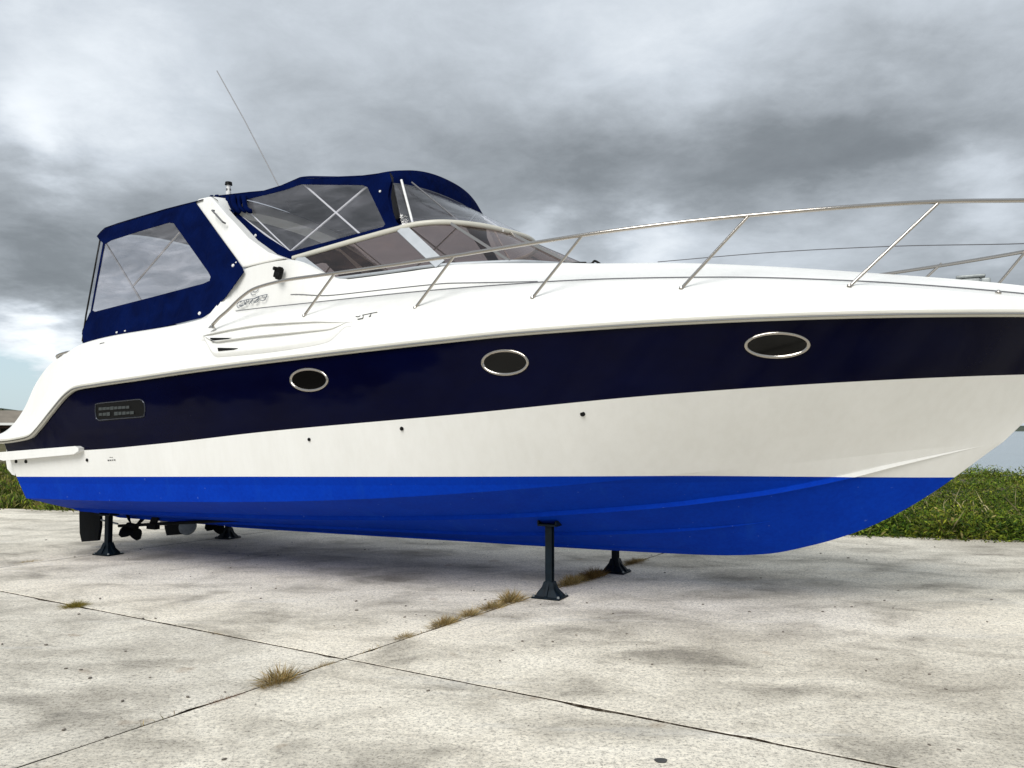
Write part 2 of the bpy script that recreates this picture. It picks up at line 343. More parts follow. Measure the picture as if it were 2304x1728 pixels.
c = b.ramp(n, [(.33, (.045, .055, .018)), (.48, (.10, .095, .045)), (.6, (.17, .145, .10)), (.75, (.21, .18, .14))]); c = b.mix(.35, c, b.ramp(n2, [(.3, (.03, .035, .012)), (.7, (.19, .17, .11))]))
b.set(col=c, rough=1, spec=.05); b.bump(n2, .6, .08); MAT['earth'] = b.m
gr = mk('ground', vs, fs, MAT['earth'], smooth=True); gr['kind'] = 'structure'
b = NB('sea_water'); v = b.pos(); b.set(col=(.27, .34, .37), rough=.12, spec=.6)
b.bump(b.math('ADD', b.noise(v, .9, 4, .6, (.6, 2.0, 1)), b.math('MULTIPLY', b.noise(v, 4, 3, .6, (.6, 2, 1)), .4)), .5, .2); MAT['water'] = b.m
wt = mk('water', [(-2600, -2600, -1.5), (2600, -2600, -1.5), (2600, 2600, -1.5), (-2600, 2600, -1.5)], [(0, 1, 2, 3)], MAT['water']); wt['kind'] = 'structure'
# low hills right round the horizon
b = NB('far_hills'); v = b.pos(); n = b.noise(v, .012, 6, .7); b.set(col=b.ramp(n, [(.35, (.045, .065, .06)), (.55, (.075, .09, .07)), (.7, (.17, .15, .11))]), rough=1, spec=.02); MAT['hills'] = b.m
rows = [[], [], []]
for k in range(241):
    a = math.radians(k*1.5); az = math.degrees(math.atan2(math.sin(a), math.cos(a)))
    hgt = 11+9*math.exp(-((az+30)/20)**2)-6.5*math.exp(-((az-32)/18)**2)+2.2*math.sin(k*.9)+1.2*math.sin(k*2.3+1)
    for r, (R_, hh) in enumerate(((780, -2.5), (900, hgt*.75), (1050, hgt))): rows[r].append((R_*math.sin(a), R_*math.cos(a), hh))
hl = loft(rows, MAT['hills'], 'hills', None); hl['kind'] = 'structure'
# ---- vegetation
b = NB('foliage'); at = b.N.new('ShaderNodeAttribute'); at.attribute_name = 'tint'
v = b.pos(); n = b.noise(v, .9, 4, .6)
c = b.mix(b.ramp(n, [(.40, 0.0), (.62, 1.0)]), (.62, .78, .55), (1.05, .95, .8)); b.set(col=b.mix(1.0, at.outputs['Color'], c, 'MULTIPLY'), rough=.75, spec=.15)
b.b.inputs['Subsurface Weight'].default_value = 0
MAT['foliage'] = b.m
b = NB('dry_straw'); at = b.N.new('ShaderNodeAttribute'); at.attribute_name = 'tint'; b.set(col=at.outputs['Color'], rough=.85, spec=.1); MAT['straw'] = b.m
def leaves(name, cen, size, direc, tint, parent=None, width=.16):
    """cen (n,3), size (n), direc (n,3), tint (n,3): one bent blade (two triangles) each"""
    n = len(cen); d = direc/np.linalg.norm(direc, axis=1, keepdims=True)
    r = rng.normal(size=(n, 3)); s = np.cross(d, r); s /= np.linalg.norm(s, axis=1, keepdims=True)
    L_ = size[:, None]; bend = np.array([0, 0, -1.0])*L_*rng.uniform(0, .35, (n, 1))
    v = np.empty((n, 4, 3)); v[:, 0] = cen; v[:, 1] = cen+d*L_*.5+s*L_*width*.5; v[:, 2] = cen+d*L_+bend; v[:, 3] = cen+d*L_*.5-s*L_*width*.5
    me = bpy.data.meshes.new(name); me.vertices.add(n*4); me.vertices.foreach_set('co', v.ravel())
    me.loops.add(n*6); idx = (np.arange(n)[:, None]*4+np.array([0, 1, 3, 1, 2, 3])).ravel().astype(np.int32); me.loops.foreach_set('vertex_index', idx)
    me.polygons.add(n*2); me.polygons.foreach_set('loop_start', np.arange(0, n*6, 3, dtype=np.int32))
    at_ = me.color_attributes.new('tint', 'FLOAT_COLOR', 'POINT'); col = np.ones((n, 4, 4)); col[:, :, :3] = tint[:, None, :]; at_.data.foreach_set('color', col.ravel())
    me.update(); me.validate(); me.materials.append(MAT['straw' if name in ('weed_tuft', 'joint_weeds', 'dry_stems') else 'foliage'])
    return link(bpy.data.objects.new(name, me), parent)
GREENS = np.array([(.070, .12, .014), (.13, .18, .018), (.030, .060, .012), (.24, .27, .035), (.075, .085, .025), (.16, .15, .055), (.24, .20, .09)])
def palette(n, w): return GREENS[rng.choice(len(GREENS), n, p=np.array(w)/sum(w))]*rng.uniform(.75, 1.25, (n, 1))
def hump(x, y): return .5+.25*np.sin(x*1.3+.6*np.sin(y*.9))+.25*np.sin(y*1.1+x*.6+1.7)
def clumps(name, pts, leaf_n, rad, hgt, size, w, up=.7, width=.16):
    C = []; S = []; Dd = []; T = []
    for (x, y, z, k) in pts:
        n = int(leaf_n*k); r = rad*rng.uniform(.7, 1.3); h_ = hgt*rng.uniform(.6, 1.35)*(.30+1.25*float(hump(x, y)))
        th = rng.uniform(0, 2*np.pi, n); q = np.sqrt(rng.uniform(0, 1, n)); hh = h_*(1-q**2)*rng.uniform(.15, 1, n)
        px = x+r*q*np.cos(th); py = y+r*q*np.sin(th)
        C.append(np.c_[px, py, z+hh]); S.append(size*rng.uniform(.6, 1.5, n)*(1 if k > .99 else 1.3))
        Dd.append(np.c_[np.cos(th)*q+rng.normal(0, .45, n), np.sin(th)*q+rng.normal(0, .45, n), up+rng.normal(0, .4, n)]); T.append(palette(n, w)*rng.uniform(.55, 1.35))
    o = leaves(name, np.vstack(C), np.concatenate(S), np.vstack(Dd), np.vstack(T), width=width); o['kind'] = 'stuff'; return o
# herbage on the right and behind the boat
pts = []
def scatter(x0, x1, d0, d1, n, k):
    for _ in range(n):
        x = random.uniform(x0, x1); d = d0+(d1-d0)*random.random()**1.35; y = edge_y(x)+d
        if shore_d(x, y) > -1.2: continue
        pts.append((x, y, ground_z(x, y), k))
pts = []; scatter(3.0, 17, .12, 7, 900, 1); scatter(3, 26, 6, 24, 1100, .6)
for _ in range(150):
    x = random.uniform(3, 16); pts.append((x, edge_y(x)+random.uniform(-.05, .2), -.08, .7))
tag(clumps('herbage', pts, 240, .32, .34, .060, (5, 7, 5, 5, 2, 1.6, .8), .45, .30), 'thick green herbage along the concrete edge, right of the bow', 'vegetation')
pts = []; scatter(-9, 3.5, .05, 10, 800, .7)
tag(clumps('undergrowth', pts, 110, .3, .22, .09, (5, 5, 4, 3, 4, 4, 2)), 'low green undergrowth behind the boat, beyond the concrete', 'vegetation')
pts = []; scatter(-26, -8.5, .05, 4, 900, .8); scatter(-34, -8.5, 3.5, 16, 1000, .5)
tag(clumps('grass', pts, 120, .3, .16, .11, (4, 5, 2, 5, 4, 7, 5), 1.3), 'short green and straw coloured grass behind the stern', 'grass')
# straw stems standing in the herbage
n = 160; x = rng.uniform(3.5, 16, n); y = np.array([edge_y(q) for q in x])+rng.uniform(0, 5, n)
o = leaves('dry_stems', np.c_[x, y, np.full(n, .05)], rng.uniform(.3, .65, n), np.c_[rng.normal(0, .35, n), rng.normal(0, .35, n), np.ones(n)], np.tile([(.42, .36, .20)], (n, 1))*rng.uniform(.7, 1.2, (n, 1)), width=.05); o['kind'] = 'stuff'
tag(o, 'thin straw coloured stems standing in the green herbage', 'grass')
# far bushes on the left skyline, in front of the hills
def bush(x, y, r, label, hz=1.0):
    t = thing('tree', label, 'tree', (x, y, 0))
    bm = bmesh.new(); sweep(bm, [(0, 0, -.2), (.1, 0, r*.6*hz)], circ(r*.08, 6)); bmo('trunk', bm, MAT['gear'], t)
    n = 900; th = rng.uniform(0, 2*np.pi, n); ph = np.arccos(rng.uniform(-.2, 1, n)); q = rng.uniform(.6, 1, n)*(1+.25*np.sin(3*th)+.2*np.sin(5*ph))
    C = np.c_[q*r*np.sin(ph)*np.cos(th), q*r*np.sin(ph)*np.sin(th), q*r*hz*np.cos(ph)*.9+r*.45*hz]
    leaves('crown', C, rng.uniform(.12, .3, n)*r, C/r+rng.normal(0, .5, (n, 3)), palette(n, (1, 0, 5, 0, 2, 0, 0))*.7, t, .5)
bush(-118, 190, 3.6, 'dark tree on the far left skyline, left of the low building roof'); bush(-106, 196, 3.2, 'small dark tree showing above the roof of the far low building')
# far low building at the left
bt = thing('building', 'long low building with tan roof and white eaves, far behind the stern', 'building', (-62, 90, 0), math.radians(6))
bm = bmesh.new(); box(bm, (0, 2, .95), (30, 7, 1.95)); bmo('wall', bm, simple('brown_wall', (.075, .045, .035), .9, var=.4, scale=1.5), bt)
bm = bmesh.new(); q = [bm.verts.new(p) for p in ((-15.4, -2.2, 2.12), (15.4, -2.2, 2.12), (15.4, 2, 3.5), (-15.4, 2, 3.5), (15.4, 6.2, 2.12), (-15.4, 6.2, 2.12))]
bm.faces.new((q[0], q[1], q[2], q[3])); bm.faces.new((q[3], q[2], q[4], q[5])); bm.faces.new((q[0], q[3], q[5])); bm.faces.new((q[1], q[4], q[2])); bm.faces.new((q[0], q[5], q[4], q[1]))
bmo('roof', bm, simple('tan_roof', (.20, .175, .14), .9, var=.2, scale=.8), bt)
bm = bmesh.new(); box(bm, (0, -2.24, 1.98), (30.9, .07, .26)); bmo('eaves', bm, MAT['white'], bt)
for k in range(7):
    bm = bmesh.new(); box(bm, (-12+k*4, -1.52, 1.1), (1.3, .06, .8)); f = bmo('window', bm, MAT['darkglass'], bt)
    bm = bmesh.new(); box(bm, (-12+k*4, -1.56, .64), (1.45, .08, .08)); bmo('sill', bm, MAT['cream'], f)
# ---- weeds in the slab joint: each tuft a thing
STRAW = np.array([(.34, .235, .085), (.42, .32, .15), (.20, .125, .045), (.27, .20, .075), (.14, .12, .045)])
def tuft(x, y, r, h_, n, label, spread=None, cols=STRAW, ang=None):
    n = int(n*2.3); h_ *= .80; r *= .95
    sp = spread or (r, r); C = rng.normal(0, .4, (n, 2))*sp; ca, sa = (Bd.x, Bd.y) if ang is None else (math.cos(ang), math.sin(ang))
    X = C[:, 0]*ca-C[:, 1]*sa; Y = C[:, 0]*sa+C[:, 1]*ca
    D_ = np.c_[X/r*1.1+rng.normal(0, .45, n), Y/r*1.1+rng.normal(0, .45, n), rng.uniform(.25, 1.3, n)]
    T = cols[rng.integers(0, len(cols), n)]*rng.uniform(.7, 1.3, (n, 1))
    o = leaves('weed_tuft', np.c_[X, Y, np.full(n, -.012)], h_*rng.uniform(.35, 1.15, n), D_, T, None, .022); o.location = (x, y, 0)
    tag(o, label, 'weed', 'dry weeds growing from the slab joints')
tuft(-3.91, 7.57, .10, .10, 700, 'mossy yellow tuft on the left end of the joint, nearest the left edge', (.10, .07), np.array([(.20, .16, .03), (.26, .20, .04), (.16, .14, .03)]))
tuft(-2.29, 6.60, .08, .04, 160, 'tiny rusty brown tuft half way along the left joint', (.10, .03), ang=-.56)
tuft(-1.46, 5.32, .10, .20, 260, 'largest straw tuft, spiky, left of the joint crossing', (.11, .045))
tuft(-1.70, 5.00, .08, .06, 240, 'flat reddish brown weed lowest on the joint, left of the largest tuft', (.20, .03), np.array([(.12, .045, .02), (.18, .08, .03)]))
tuft(-1.27, 5.70, .08, .06, 260, 'thin low weed strip just left of the joint crossing', (.16, .03))
tuft(-.82, 6.46, .07, .10, 180, 'small upright tuft first beyond the joint crossing', (.10, .03))
tuft(-.55, 6.89, .10, .14, 460, 'bushy straw tuft between the joint crossing and the front stand', (.18, .05))
tuft(-.36, 7.21, .08, .14, 260, 'thin tuft with tall stems, third from the near front stand', (.11, .04))
tuft(-.17, 7.51, .09, .14, 400, 'dense golden tuft, second from the near front stand', (.16, .05))
tuft(-.01, 7.76, .08, .20, 320, 'golden tuft with one tall stem just left of the near front stand', (.10, .05))
tuft(.62, 8.68, .13, .17, 700, 'brown weed mat right behind the near front stand', (.26, .07))
tuft(.86, 9.02, .13, .18, 900, 'thickest brown weed clump between the two front stands', (.28, .07), np.array([(.17, .10, .03), (.24, .15, .05), (.12, .08, .03)]))
tuft(1.44, 9.98, .13, .12, 900, 'golden weed strip beyond the far front stand, under the keel', (.42, .07))
tuft(-5.75, 10.06, .10, .07, 300, 'low brown weed in the joint left of the rear stand', (.20, .05))
n = 1500; k = rng.uniform(-2.4, 12, n); X = C0.x+Bd.x*k+rng.normal(0, .006, n); Y = C0.y+Bd.y*k+rng.normal(0, .006, n)
keep = np.sin(k*3.1)+np.sin(k*7.7)+.4*k > .9; keep &= k < 5.6
o = leaves('joint_weeds', np.c_[X, Y, np.full(n, -.02)][keep], rng.uniform(.02, .07, n)[keep], np.c_[rng.normal(0, .6, n), rng.normal(0, .6, n), np.ones(n)][keep], STRAW[rng.integers(0, 5, n)][keep], width=.07)
o['kind'] = 'stuff'; tag(o, 'sparse low dry weeds along the long slab joint', 'weed')
# dark round spot on the concrete near the bottom edge, built as a thin disc
bm = bmesh.new(); vv = [bm.verts.new((.030*math.cos(a)*(1+.12*math.sin(3*a)), .030*math.sin(a)*(1+.1*math.cos(2*a)), .002)) for a in np.linspace(0, 2*math.pi, 22)[:-1]]
f = bm.faces.new(vv); r = bmesh.ops.extrude_face_region(bm, geom=[f]); bmesh.ops.translate(bm, verts=[e for e in r['geom'] if isinstance(e, bmesh.types.BMVert)], vec=(0, 0, .004))
o = bmo('dark_spot', bm, simple('spot_grey', (.06, .06, .058), .8, var=.4, scale=60)); o.location = (.715, 4.10, 0); tag(o, 'small dark grey round spot on the concrete at the bottom of the view', 'cap')
# scattered chips
n = 260; chips = bmesh.new()
for _ in range(n):
    x = random.uniform(-7, 9); y = random.uniform(3.6, 12); s_ = random.uniform(.004, .014)
    if y > edge_y(x)-.3: continue
    r = bmesh.ops.create_icosphere(chips, subdivisions=0 or 1, radius=s_); bmesh.ops.transform(chips, matrix=Matrix.Translation((x, y, .005)) @ Matrix.Rotation(random.random()*6, 4, 'Z') @ Matrix.Diagonal((1.4, .8, .5, 1)), verts=r['verts'])
o = bmo('gravel', chips, simple('chip_grey', (.16, .14, .115), .9, var=.5, scale=9)); o['kind'] = 'stuff'; tag(o, 'loose gravel chips scattered on the concrete', 'gravel')

# ================================================================== THE YACHT
O2 = Vector((-4.6, 11.3)); HEAD = math.atan2(-.4617, .887)
boat = thing('motor_yacht', 'large white motor yacht with navy stripe and bright blue bottom, standing on four stands', 'boat', (O2.x, O2.y, 0), HEAD)
F2 = Vector((math.cos(HEAD), math.sin(HEAD))); N2 = Vector((F2.y, -F2.x))
def P(s, t, u): return Vector((s, -t, u))       # t: towards the camera's side
def bf(B, s0, L_, p): return lambda s: B*(1-min(1, max(0, (s-s0)/(L_-s0)))**p)
br = bf(1.8, 3, 10.75, 4.5); bs = bf(1.75, 3, 10.2, 4); bc = bf(1.62, 1, 9.7, 3)
keel_u = pchip([(-1.4, .36), (0, .337), (4.9, .363), (6.28, .379), (7.3, .402), (7.78, .444), (8.2, .551), (8.58, .695), (8.94, .892), (9.17, 1.051), (9.34, 1.186), (9.60, 1.404), (9.7, 1.485)])
chine_u = pchip([(-.8, .747), (-.57, .75), (.58, .769), (2.02, .812), (3.26, .861), (4.48, .933), (5.42, 1.01), (6.27, 1.092), (7.23, 1.201), (7.45, 1.229), (8.3, 1.323), (9.01, 1.412), (9.7, 1.485)])
stripe_u = pchip([(-.9, 1.30), (-.76, 1.311), (.65, 1.345), (1.91, 1.431), (3.39, 1.561), (5.61, 1.718), (7.35, 1.862), (9.83, 2.010), (10.2, 2.025)])
rub_u = pchip([(-1.4, 1.395), (-.72, 1.414), (-.45, 1.438), (-.21, 1.48), (-.07, 1.57), (.16, 1.758), (.44, 1.965), (.58, 2.022), (.91, 2.054), (1.57, 2.102), (2.53, 2.172), (3.43, 2.225), (5.46, 2.33), (6.15, 2.36), (7.73, 2.392), (9.81, 2.41), (10.75, 2.43)])
wl_u = pchip([(-.9, 1.004), (-.69, 1.009), (1.35, 1.063), (3.27, 1.114), (5.27, 1.160), (6.49, 1.183), (7.47, 1.195), (9.34, 1.186), (10.2, 1.186)])
NV = 230
def line(v, s0, s1): return s0+(s1-s0)*v
V_ = [1-(1-k/NV)**1.0 for k in range(NV+1)]
def kp(v): s = line(v, -.57, 9.7); return Vector((s, 0, keel_u(s)))
def cp(v): s = line(v, -.57, 9.7); return Vector((s, -bc(s), chine_u(s)))
def sp_(v): s = line(v, -.76, 10.2); return Vector((s, -bs(s), stripe_u(s)))
def rp(v): s = line(v, -.745, 10.75); return Vector((s, -br(s), rub_u(s)))
def bottom_pt(v, w):
    p = kp(v).lerp(cp(v), w); p.z -= .028*math.sin(math.pi*w)*(1-v)**.5; return p
def bottom_u(s, t):
    v = (s+.57)/10.27; w = t/max(.01, bc(s)); return bottom_pt(v, w).z
bot_rows = [[bottom_pt(v, w) for v in V_] for w in (0, .12, .3, .5, .7, .85, .94, 1.0)]
def side_pt(v, w):
    p = cp(v).lerp(sp_(v), w); p.y -= .012*math.sin(math.pi*w)*(1-v); return p
side_rows = [[side_pt(v, w) for v in V_] for w in np.linspace(0, 1, 8)]
def top_pt(v, w):
    p = sp_(v).lerp(rp(v), w); p.y += .02*math.sin(math.pi*w)*v**3; return p
top_rows = [[top_pt(v, w) for v in V_] for w in np.linspace(0, 1, 9)]
def grid_bm(rows):
    bm = bmesh.new()
    for sg in (1, -1):
        R = [[bm.verts.new((p.x, p.y*sg, p.z)) for p in r] for r in rows]
        for i in range(len(R)-1):
            for j in range(len(R[0])-1):
                q = (R[i][j], R[i][j+1], R[i+1][j+1], R[i+1][j]); bm.faces.new(q if sg > 0 else q[::-1])
    return bm
def cut(rows, above):
    bm = grid_bm(rows)
    for v in bm.verts: v.co.z -= wl_u(v.co.x)
    bmesh.ops.bisect_plane(bm, geom=bm.verts[:]+bm.edges[:]+bm.faces[:], plane_co=(0, 0, 0), plane_no=(0, 0, 1), clear_inner=above, clear_outer=not above)
    for v in bm.verts: v.co.z += wl_u(v.co.x)
    bmesh.ops.remove_doubles(bm, verts=bm.verts, dist=.0006); return bm
def join_bm(a, b_):
    me = bpy.data.meshes.new('t'); b_.to_mesh(me); a.from_mesh(me); bpy.data.meshes.remove(me); b_.free(); return a
bmo('hull_bottom', join_bm(cut(bot_rows, False), cut(side_rows, False)), MAT['blue'], boat, True, 24)
bmo('hull_side', join_bm(cut(bot_rows, True), cut(side_rows, True)), MAT['white'], boat, True, 24)
bm = grid_bm(top_rows); bmesh.ops.remove_doubles(bm, verts=bm.verts, dist=.0006); bmo('navy_band', bm, MAT['navy'], boat, True, 40)
# transom, split by the paint line
def transom(name, mat, z0, z1):
    prof = [(0, .345), (1.62, .75), (1.64, 1.009), (1.75, 1.311), (1.8, 1.41)]
    def half(z):
        return float(np.interp(z, [p[1] for p in prof], [p[0] for p in prof]))
    zs = sorted({z0, z1, *[p[1] for p in prof if z0 < p[1] < z1]}); vs = []; fs = []
    for z in zs:
        s = float(np.interp(z, [.345, .75, 1.009, 1.17, 1.3, 1.41], [-.57, -.57, -.69, -.72, -.76, -.745])); w = half(z)
        vs += [(s-.002, -w, z), (s-.002, w, z)]
    for i in range(len(zs)-1): a = 2*i; fs.append((a, a+1, a+3, a+2))
    mk(name, vs, fs, mat, boat)
transom('transom_bottom', MAT['blue'], .346, 1.009); transom('transom', MAT['white'], 1.009, 1.41)
# upper spray rail runs through the paint line: lower run blue, upper run white
B1 = [(-.5, .67), (3.65, .663), (5.416, .655), (6.303, .68), (7.10, .702), (7.48, .722), (7.955, .745), (8.456, .786), (8.892, .826), (9.45, .85)]
fB1 = pchip(B1)
def strip2(name, s0, s1, taper0, taper1, keyf, h_):
    for part in (False, True):
        for sg in (1, -1):
            bm = bmesh.new(); rows = []; n = 110
            for i in range(n+1):
                s = s0+(s1-s0)*i/n; v = (s+.57)/10.27; w = keyf(s); k = 1.0
                if taper1: k = min(k, max(.03, (s1-s)/taper1))
                if taper0: k = min(k, max(.03, (s-s0)/taper0))
                bw = max(.06, bc(s)); slope = max(.12, (chine_u(s)-keel_u(s))/bw); wd = h_*k/slope
                a = bottom_pt(v, max(0, w-wd/bw)); o_ = bottom_pt(v, w); push = .006*k
                tip = Vector((o_.x, o_.y-push, o_.z-h_*k*.92)); up_ = Vector((o_.x, o_.y-push, o_.z+.004)); c_ = bottom_pt(v, min(1, w+.012/bw))
                rows.append([bm.verts.new((p.x, p.y*sg, p.z)) for p in (a, tip, up_, c_)])
            for i in range(n):
                for j in range(3): bm.faces.new((rows[i][j], rows[i+1][j], rows[i+1][j+1], rows[i][j+1]))
            for v in bm.verts: v.co.z -= wl_u(v.co.x)
            bmesh.ops.bisect_plane(bm, geom=bm.verts[:]+bm.edges[:]+bm.faces[:], plane_co=(0, 0, 0), plane_no=(0, 0, 1), clear_inner=part, clear_outer=not part)
            for v in bm.verts: v.co.z += wl_u(v.co.x)
            if bm.faces: bmo(name, bm, MAT['white'] if part else MAT['blue'], boat)
            else: bm.free()
strip2('spray_rail', -.5, 9.55, .2, .9, fB1, .040)
strip2('spray_rail', -.45, 7.9, .2, .9, pchip([(-.5, .36), (3.2, .34), (5.1, .305), (6.12, .333), (7.0, .37), (7.4, .385), (7.9, .40)]), .030)
strip2('spray_rail', 1.0, 7.1, .3, 1.2, lambda s: .07, .02)
# rub rail
rr = [Vector((s, -br(s)-.012, rub_u(s)+.022)) for s in np.concatenate([np.linspace(-.95, .9, 40), np.linspace(1.0, 10.75, 110)])]
prof = [(-.02, -.026), (.014, -.026), (.026, -.014), (.028, .012), (.016, .026), (-.02, .028)]
ins = [(.022, -.009), (.034, -.006), (.034, .006), (.022, .009)]
for sg in (1, -1):
    pts_ = [Vector((p.x, p.y*sg, p.z)) for p in rr]; bm = bmesh.new(); sweep(bm, pts_, [(a*sg, b_) for a, b_ in prof]); bmo('rub_rail', bm, MAT['cream'], boat, True, 35)
    bm = bmesh.new(); sweep(bm, pts_, [(a*sg, b_-.004) for a, b_ in ins]); bmo('rail_insert', bm, MAT['steel'], boat, True, 35)
# ---- deck moulding
crease_u = pchip([(-1.4, 1.47), (-1.1, 1.50), (-.82, 1.562), (-.54, 1.648), (-.39, 1.764), (-.128, 2.02), (.047, 2.165), (.27, 2.259), (.474, 2.33), (.80, 2.405), (2.448, 2.581), (3.256, 2.655), (3.8, 2.680), (6.24, 2.684), (7.48, 2.684), (8.68, 2.646), (9.82, 2.547), (10.75, 2.48)])
upper_u = pchip([(-1.4, 1.475), (-1.165, 1.51), (-1.0, 1.575), (-.849, 1.67), (-.664, 1.843), (-.46, 2.132), (-.256, 2.319), (-.133, 2.394), (.046, 2.462), (.397, 2.583), (2.387, 2.765), (2.6, 2.84), (3.62, 2.859), (5.07, 2.876), (6.22, 2.866), (7.64, 2.807), (8.66, 2.727), (9.83, 2.605), (10.75, 2.50)])
up_f = pchip([(-1.4, .889), (2.3, .889), (2.65, .78), (10.75, .78)])
r3_u = pchip([(-1.4, 1.47), (-1.0, 1.57), (-.664, 1.84), (-.46, 2.125), (-.256, 2.31), (.046, 2.455), (.397, 2.575), (2.25, 2.748), (2.31, 2.80), (2.676, 3.285), (2.72, 3.303), (3.213, 3.342), (3.387, 3.316), (3.83, 3.125), (4.0, 3.118), (5.16, 3.14), (5.7, 3.125), (6.24, 3.095), (6.53, 3.066), (7.18, 3.018), (7.98, 2.93), (8.71, 2.835), (9.845, 2.685), (10.75, 2.52)])
r3_f = pchip([(-1.4, .82), (2.2, .82), (2.4, .80), (2.68, .763), (3.35, .757), (3.6, .72), (3.95, .667), (5.2, .667), (6.2, .56), (10.75, .56)])
def floor_u(s): return 1.49 if s < .05 else (2.02 if s < 5.0 else None)
SS = np.concatenate([np.linspace(-1.3, 1.0, 60), np.linspace(1.05, 10.75, 150)])
rows = [[] for _ in range(12)]
for s in SS:
    R = [(br(s), rub_u(s)+.03), (br(s)*.985, rub_u(s)*.85+crease_u(s)*.15+.02), (br(s)*.952, crease_u(s)*.88+rub_u(s)*.12), (br(s)*.94, crease_u(s)), (br(s)*(.93), crease_u(s)+.012)]
    t2 = br(s)*up_f(s); t3 = br(s)*r3_f(s)
    R += [(t2+.02, upper_u(s)-.012), (t2-.015, upper_u(s)+.006)]
    R += [(t3+.03*br(s)/1.8, r3_u(s)-.018 if s > 2.6 else r3_u(s)), (t3-.02, r3_u(s)+.006)]
    if s < 4.95:
        fl = floor_u(s); R += [(t3-.10, r3_u(s)), (t3-.13, fl+.02 if r3_u(s) > fl else r3_u(s)-.01), (0, fl)]
    else:
        c_ = 3.19 if s < 6.2 else r3_u(s)+.09*min(1, t3); R += [(t3*.7, r3_u(s)+(c_-r3_u(s))*.55), (t3*.35, r3_u(s)+(c_-r3_u(s))*.9), (0, c_)]
    for i, (t, u) in enumerate(R): rows[i].append(Vector((s, -max(0, t), u)))
loft(rows, MAT['white'], 'deck_moulding', boat, True, 22, mirror=True)
# stern pieces
bm = bmesh.new(); box(bm, (-.98, 0, 1.447), (.68, 3.56, .085)); bevel(bm, .03, 3); bmo('swim_platform', bm, MAT['white'], boat, True, 40)
bm = bmesh.new(); vs_ = [(.02, -1.46, 1.49), (.02, 1.46, 1.49), (.30, 1.46, 2.42), (.30, -1.46, 2.42), (.42, -1.46, 2.42), (.42, 1.46, 2.42), (.42, 1.46, 1.49), (.42, -1.46, 1.49)]
q = [bm.verts.new(v) for v in vs_]; [bm.faces.new([q[i] for i in f]) for f in ((0, 1, 2, 3), (3, 2, 5, 4), (4, 5, 6, 7), (0, 3, 4, 7), (1, 6, 5, 2))]; bmo('stern_bulkhead', bm, MAT['white'], boat)
# platform knee under the overhang
bm = bmesh.new(); pr = [(-.74, 1.02), (-.80, 1.03), (-.90, 1.10), (-.93, 1.20), (-.93, 1.40), (-.74, 1.40)]
a_ = [bm.verts.new((s, -1.66, u)) for s, u in pr]; b2 = [bm.verts.new((s, 1.66, u)) for s, u in pr]
bm.faces.new(a_[::-1]); bm.faces.new(b2); [bm.faces.new((a_[i], a_[(i+1) % 6], b2[(i+1) % 6], b2[i])) for i in range(6)]; bevel(bm, .02, 2); bmo('platform_support', bm, MAT['white'], boat, True, 40)
for sg in (1, -1):
    bm = bmesh.new(); pr = [(-.80, 1.305), (.60, 1.392), (.66, 1.372), (.66, 1.338), (.58, 1.300), (-.72, 1.205), (-.80, 1.215)]
    def tt(s, u, off): return -(1.75+off)*sg
    a_ = [bm.verts.new((s, tt(s, u, .07), u)) for s, u in pr]; b2 = [bm.verts.new((s, tt(s, u, -.12), u)) for s, u in pr]; m = len(pr)
    bm.faces.new(a_); bm.faces.new(b2[::-1]); [bm.faces.new((a_[i], b2[i], b2[(i+1) % m], a_[(i+1) % m])) for i in range(m)]; bevel(bm, .016, 3); bmo('fender_strake', bm, MAT['white'], boat, True, 40)
# ---- portholes
def side_at(s, u):       # distance from the centreline of the navy band at (s,u), with outward normal
    v_ = None
    def tval(s, u):
        w = (u-stripe_u(s))/(rub_u(s)-stripe_u(s)); lo, hi = 0, 1
        # find v,w: iterate
        vv = (s+.75)/11.2
        for _ in range(12):
            p = top_pt(max(0, min(1, vv)), max(0, min(1, w))); vv += (s-p.x)/11.2; w += (u-p.z)/.8
        return -top_pt(max(0, min(1, vv)), max(0, min(1, w))).y
    t0 = tval(s, u); ds = (tval(s+.1, u)-tval(s-.1, u))/.2; du = (tval(s, u+.06)-tval(s, u-.06))/.12
    return t0, Vector((1, -ds, 0)).normalized(), Vector((0, -du, 1)).normalized()
def porthole(s, u, a, b_, tilt):
    t, ex, ez = side_at(s, u); nrm = ex.cross(ez).normalized(); ez = nrm.cross(ex).normalized()
    if nrm.y > 0: nrm = -nrm
    for sg in (1, -1):
        c_ = Vector((s, -t, u)); ca, sa = math.cos(tilt), math.sin(tilt); X = ex*ca+ez*sa; Z = ez*ca-ex*sa
        def pt(ra, off, k, nn=48):
            th = 2*math.pi*k/nn; p = c_+X*((a-ra)*math.cos(th))+Z*((b_-ra)*math.sin(th))+nrm*off; return Vector((p.x, p.y*sg, p.z))
        prof = [(-.004, -.006), (-.002, .008), (.006, .014), (.016, .012), (.024, .004), (.030, -.012), (.034, -.022)]
        bm = bmesh.new(); R = [[bm.verts.new(pt(ra, of, k)) for ra, of in prof] for k in range(48)]
        for k in range(48):
            for j in range(len(prof)-1): bm.faces.new((R[k][j], R[(k+1) % 48][j], R[(k+1) % 48][j+1], R[k][j+1]))
        ph = bmo('porthole', bm, MAT['steel'], boat, True, 60)
        bm = bmesh.new(); bm.faces.new([bm.verts.new(pt(.026, .0028, k)) for k in range(48)]); bmo('pane', bm, MAT['darkglass'], ph)
porthole(3.947, 2.051, .232, .112, -.035); porthole(6.026, 2.143, .218, .110, -.02); porthole(8.175, 2.219, .238, .105, -.01)
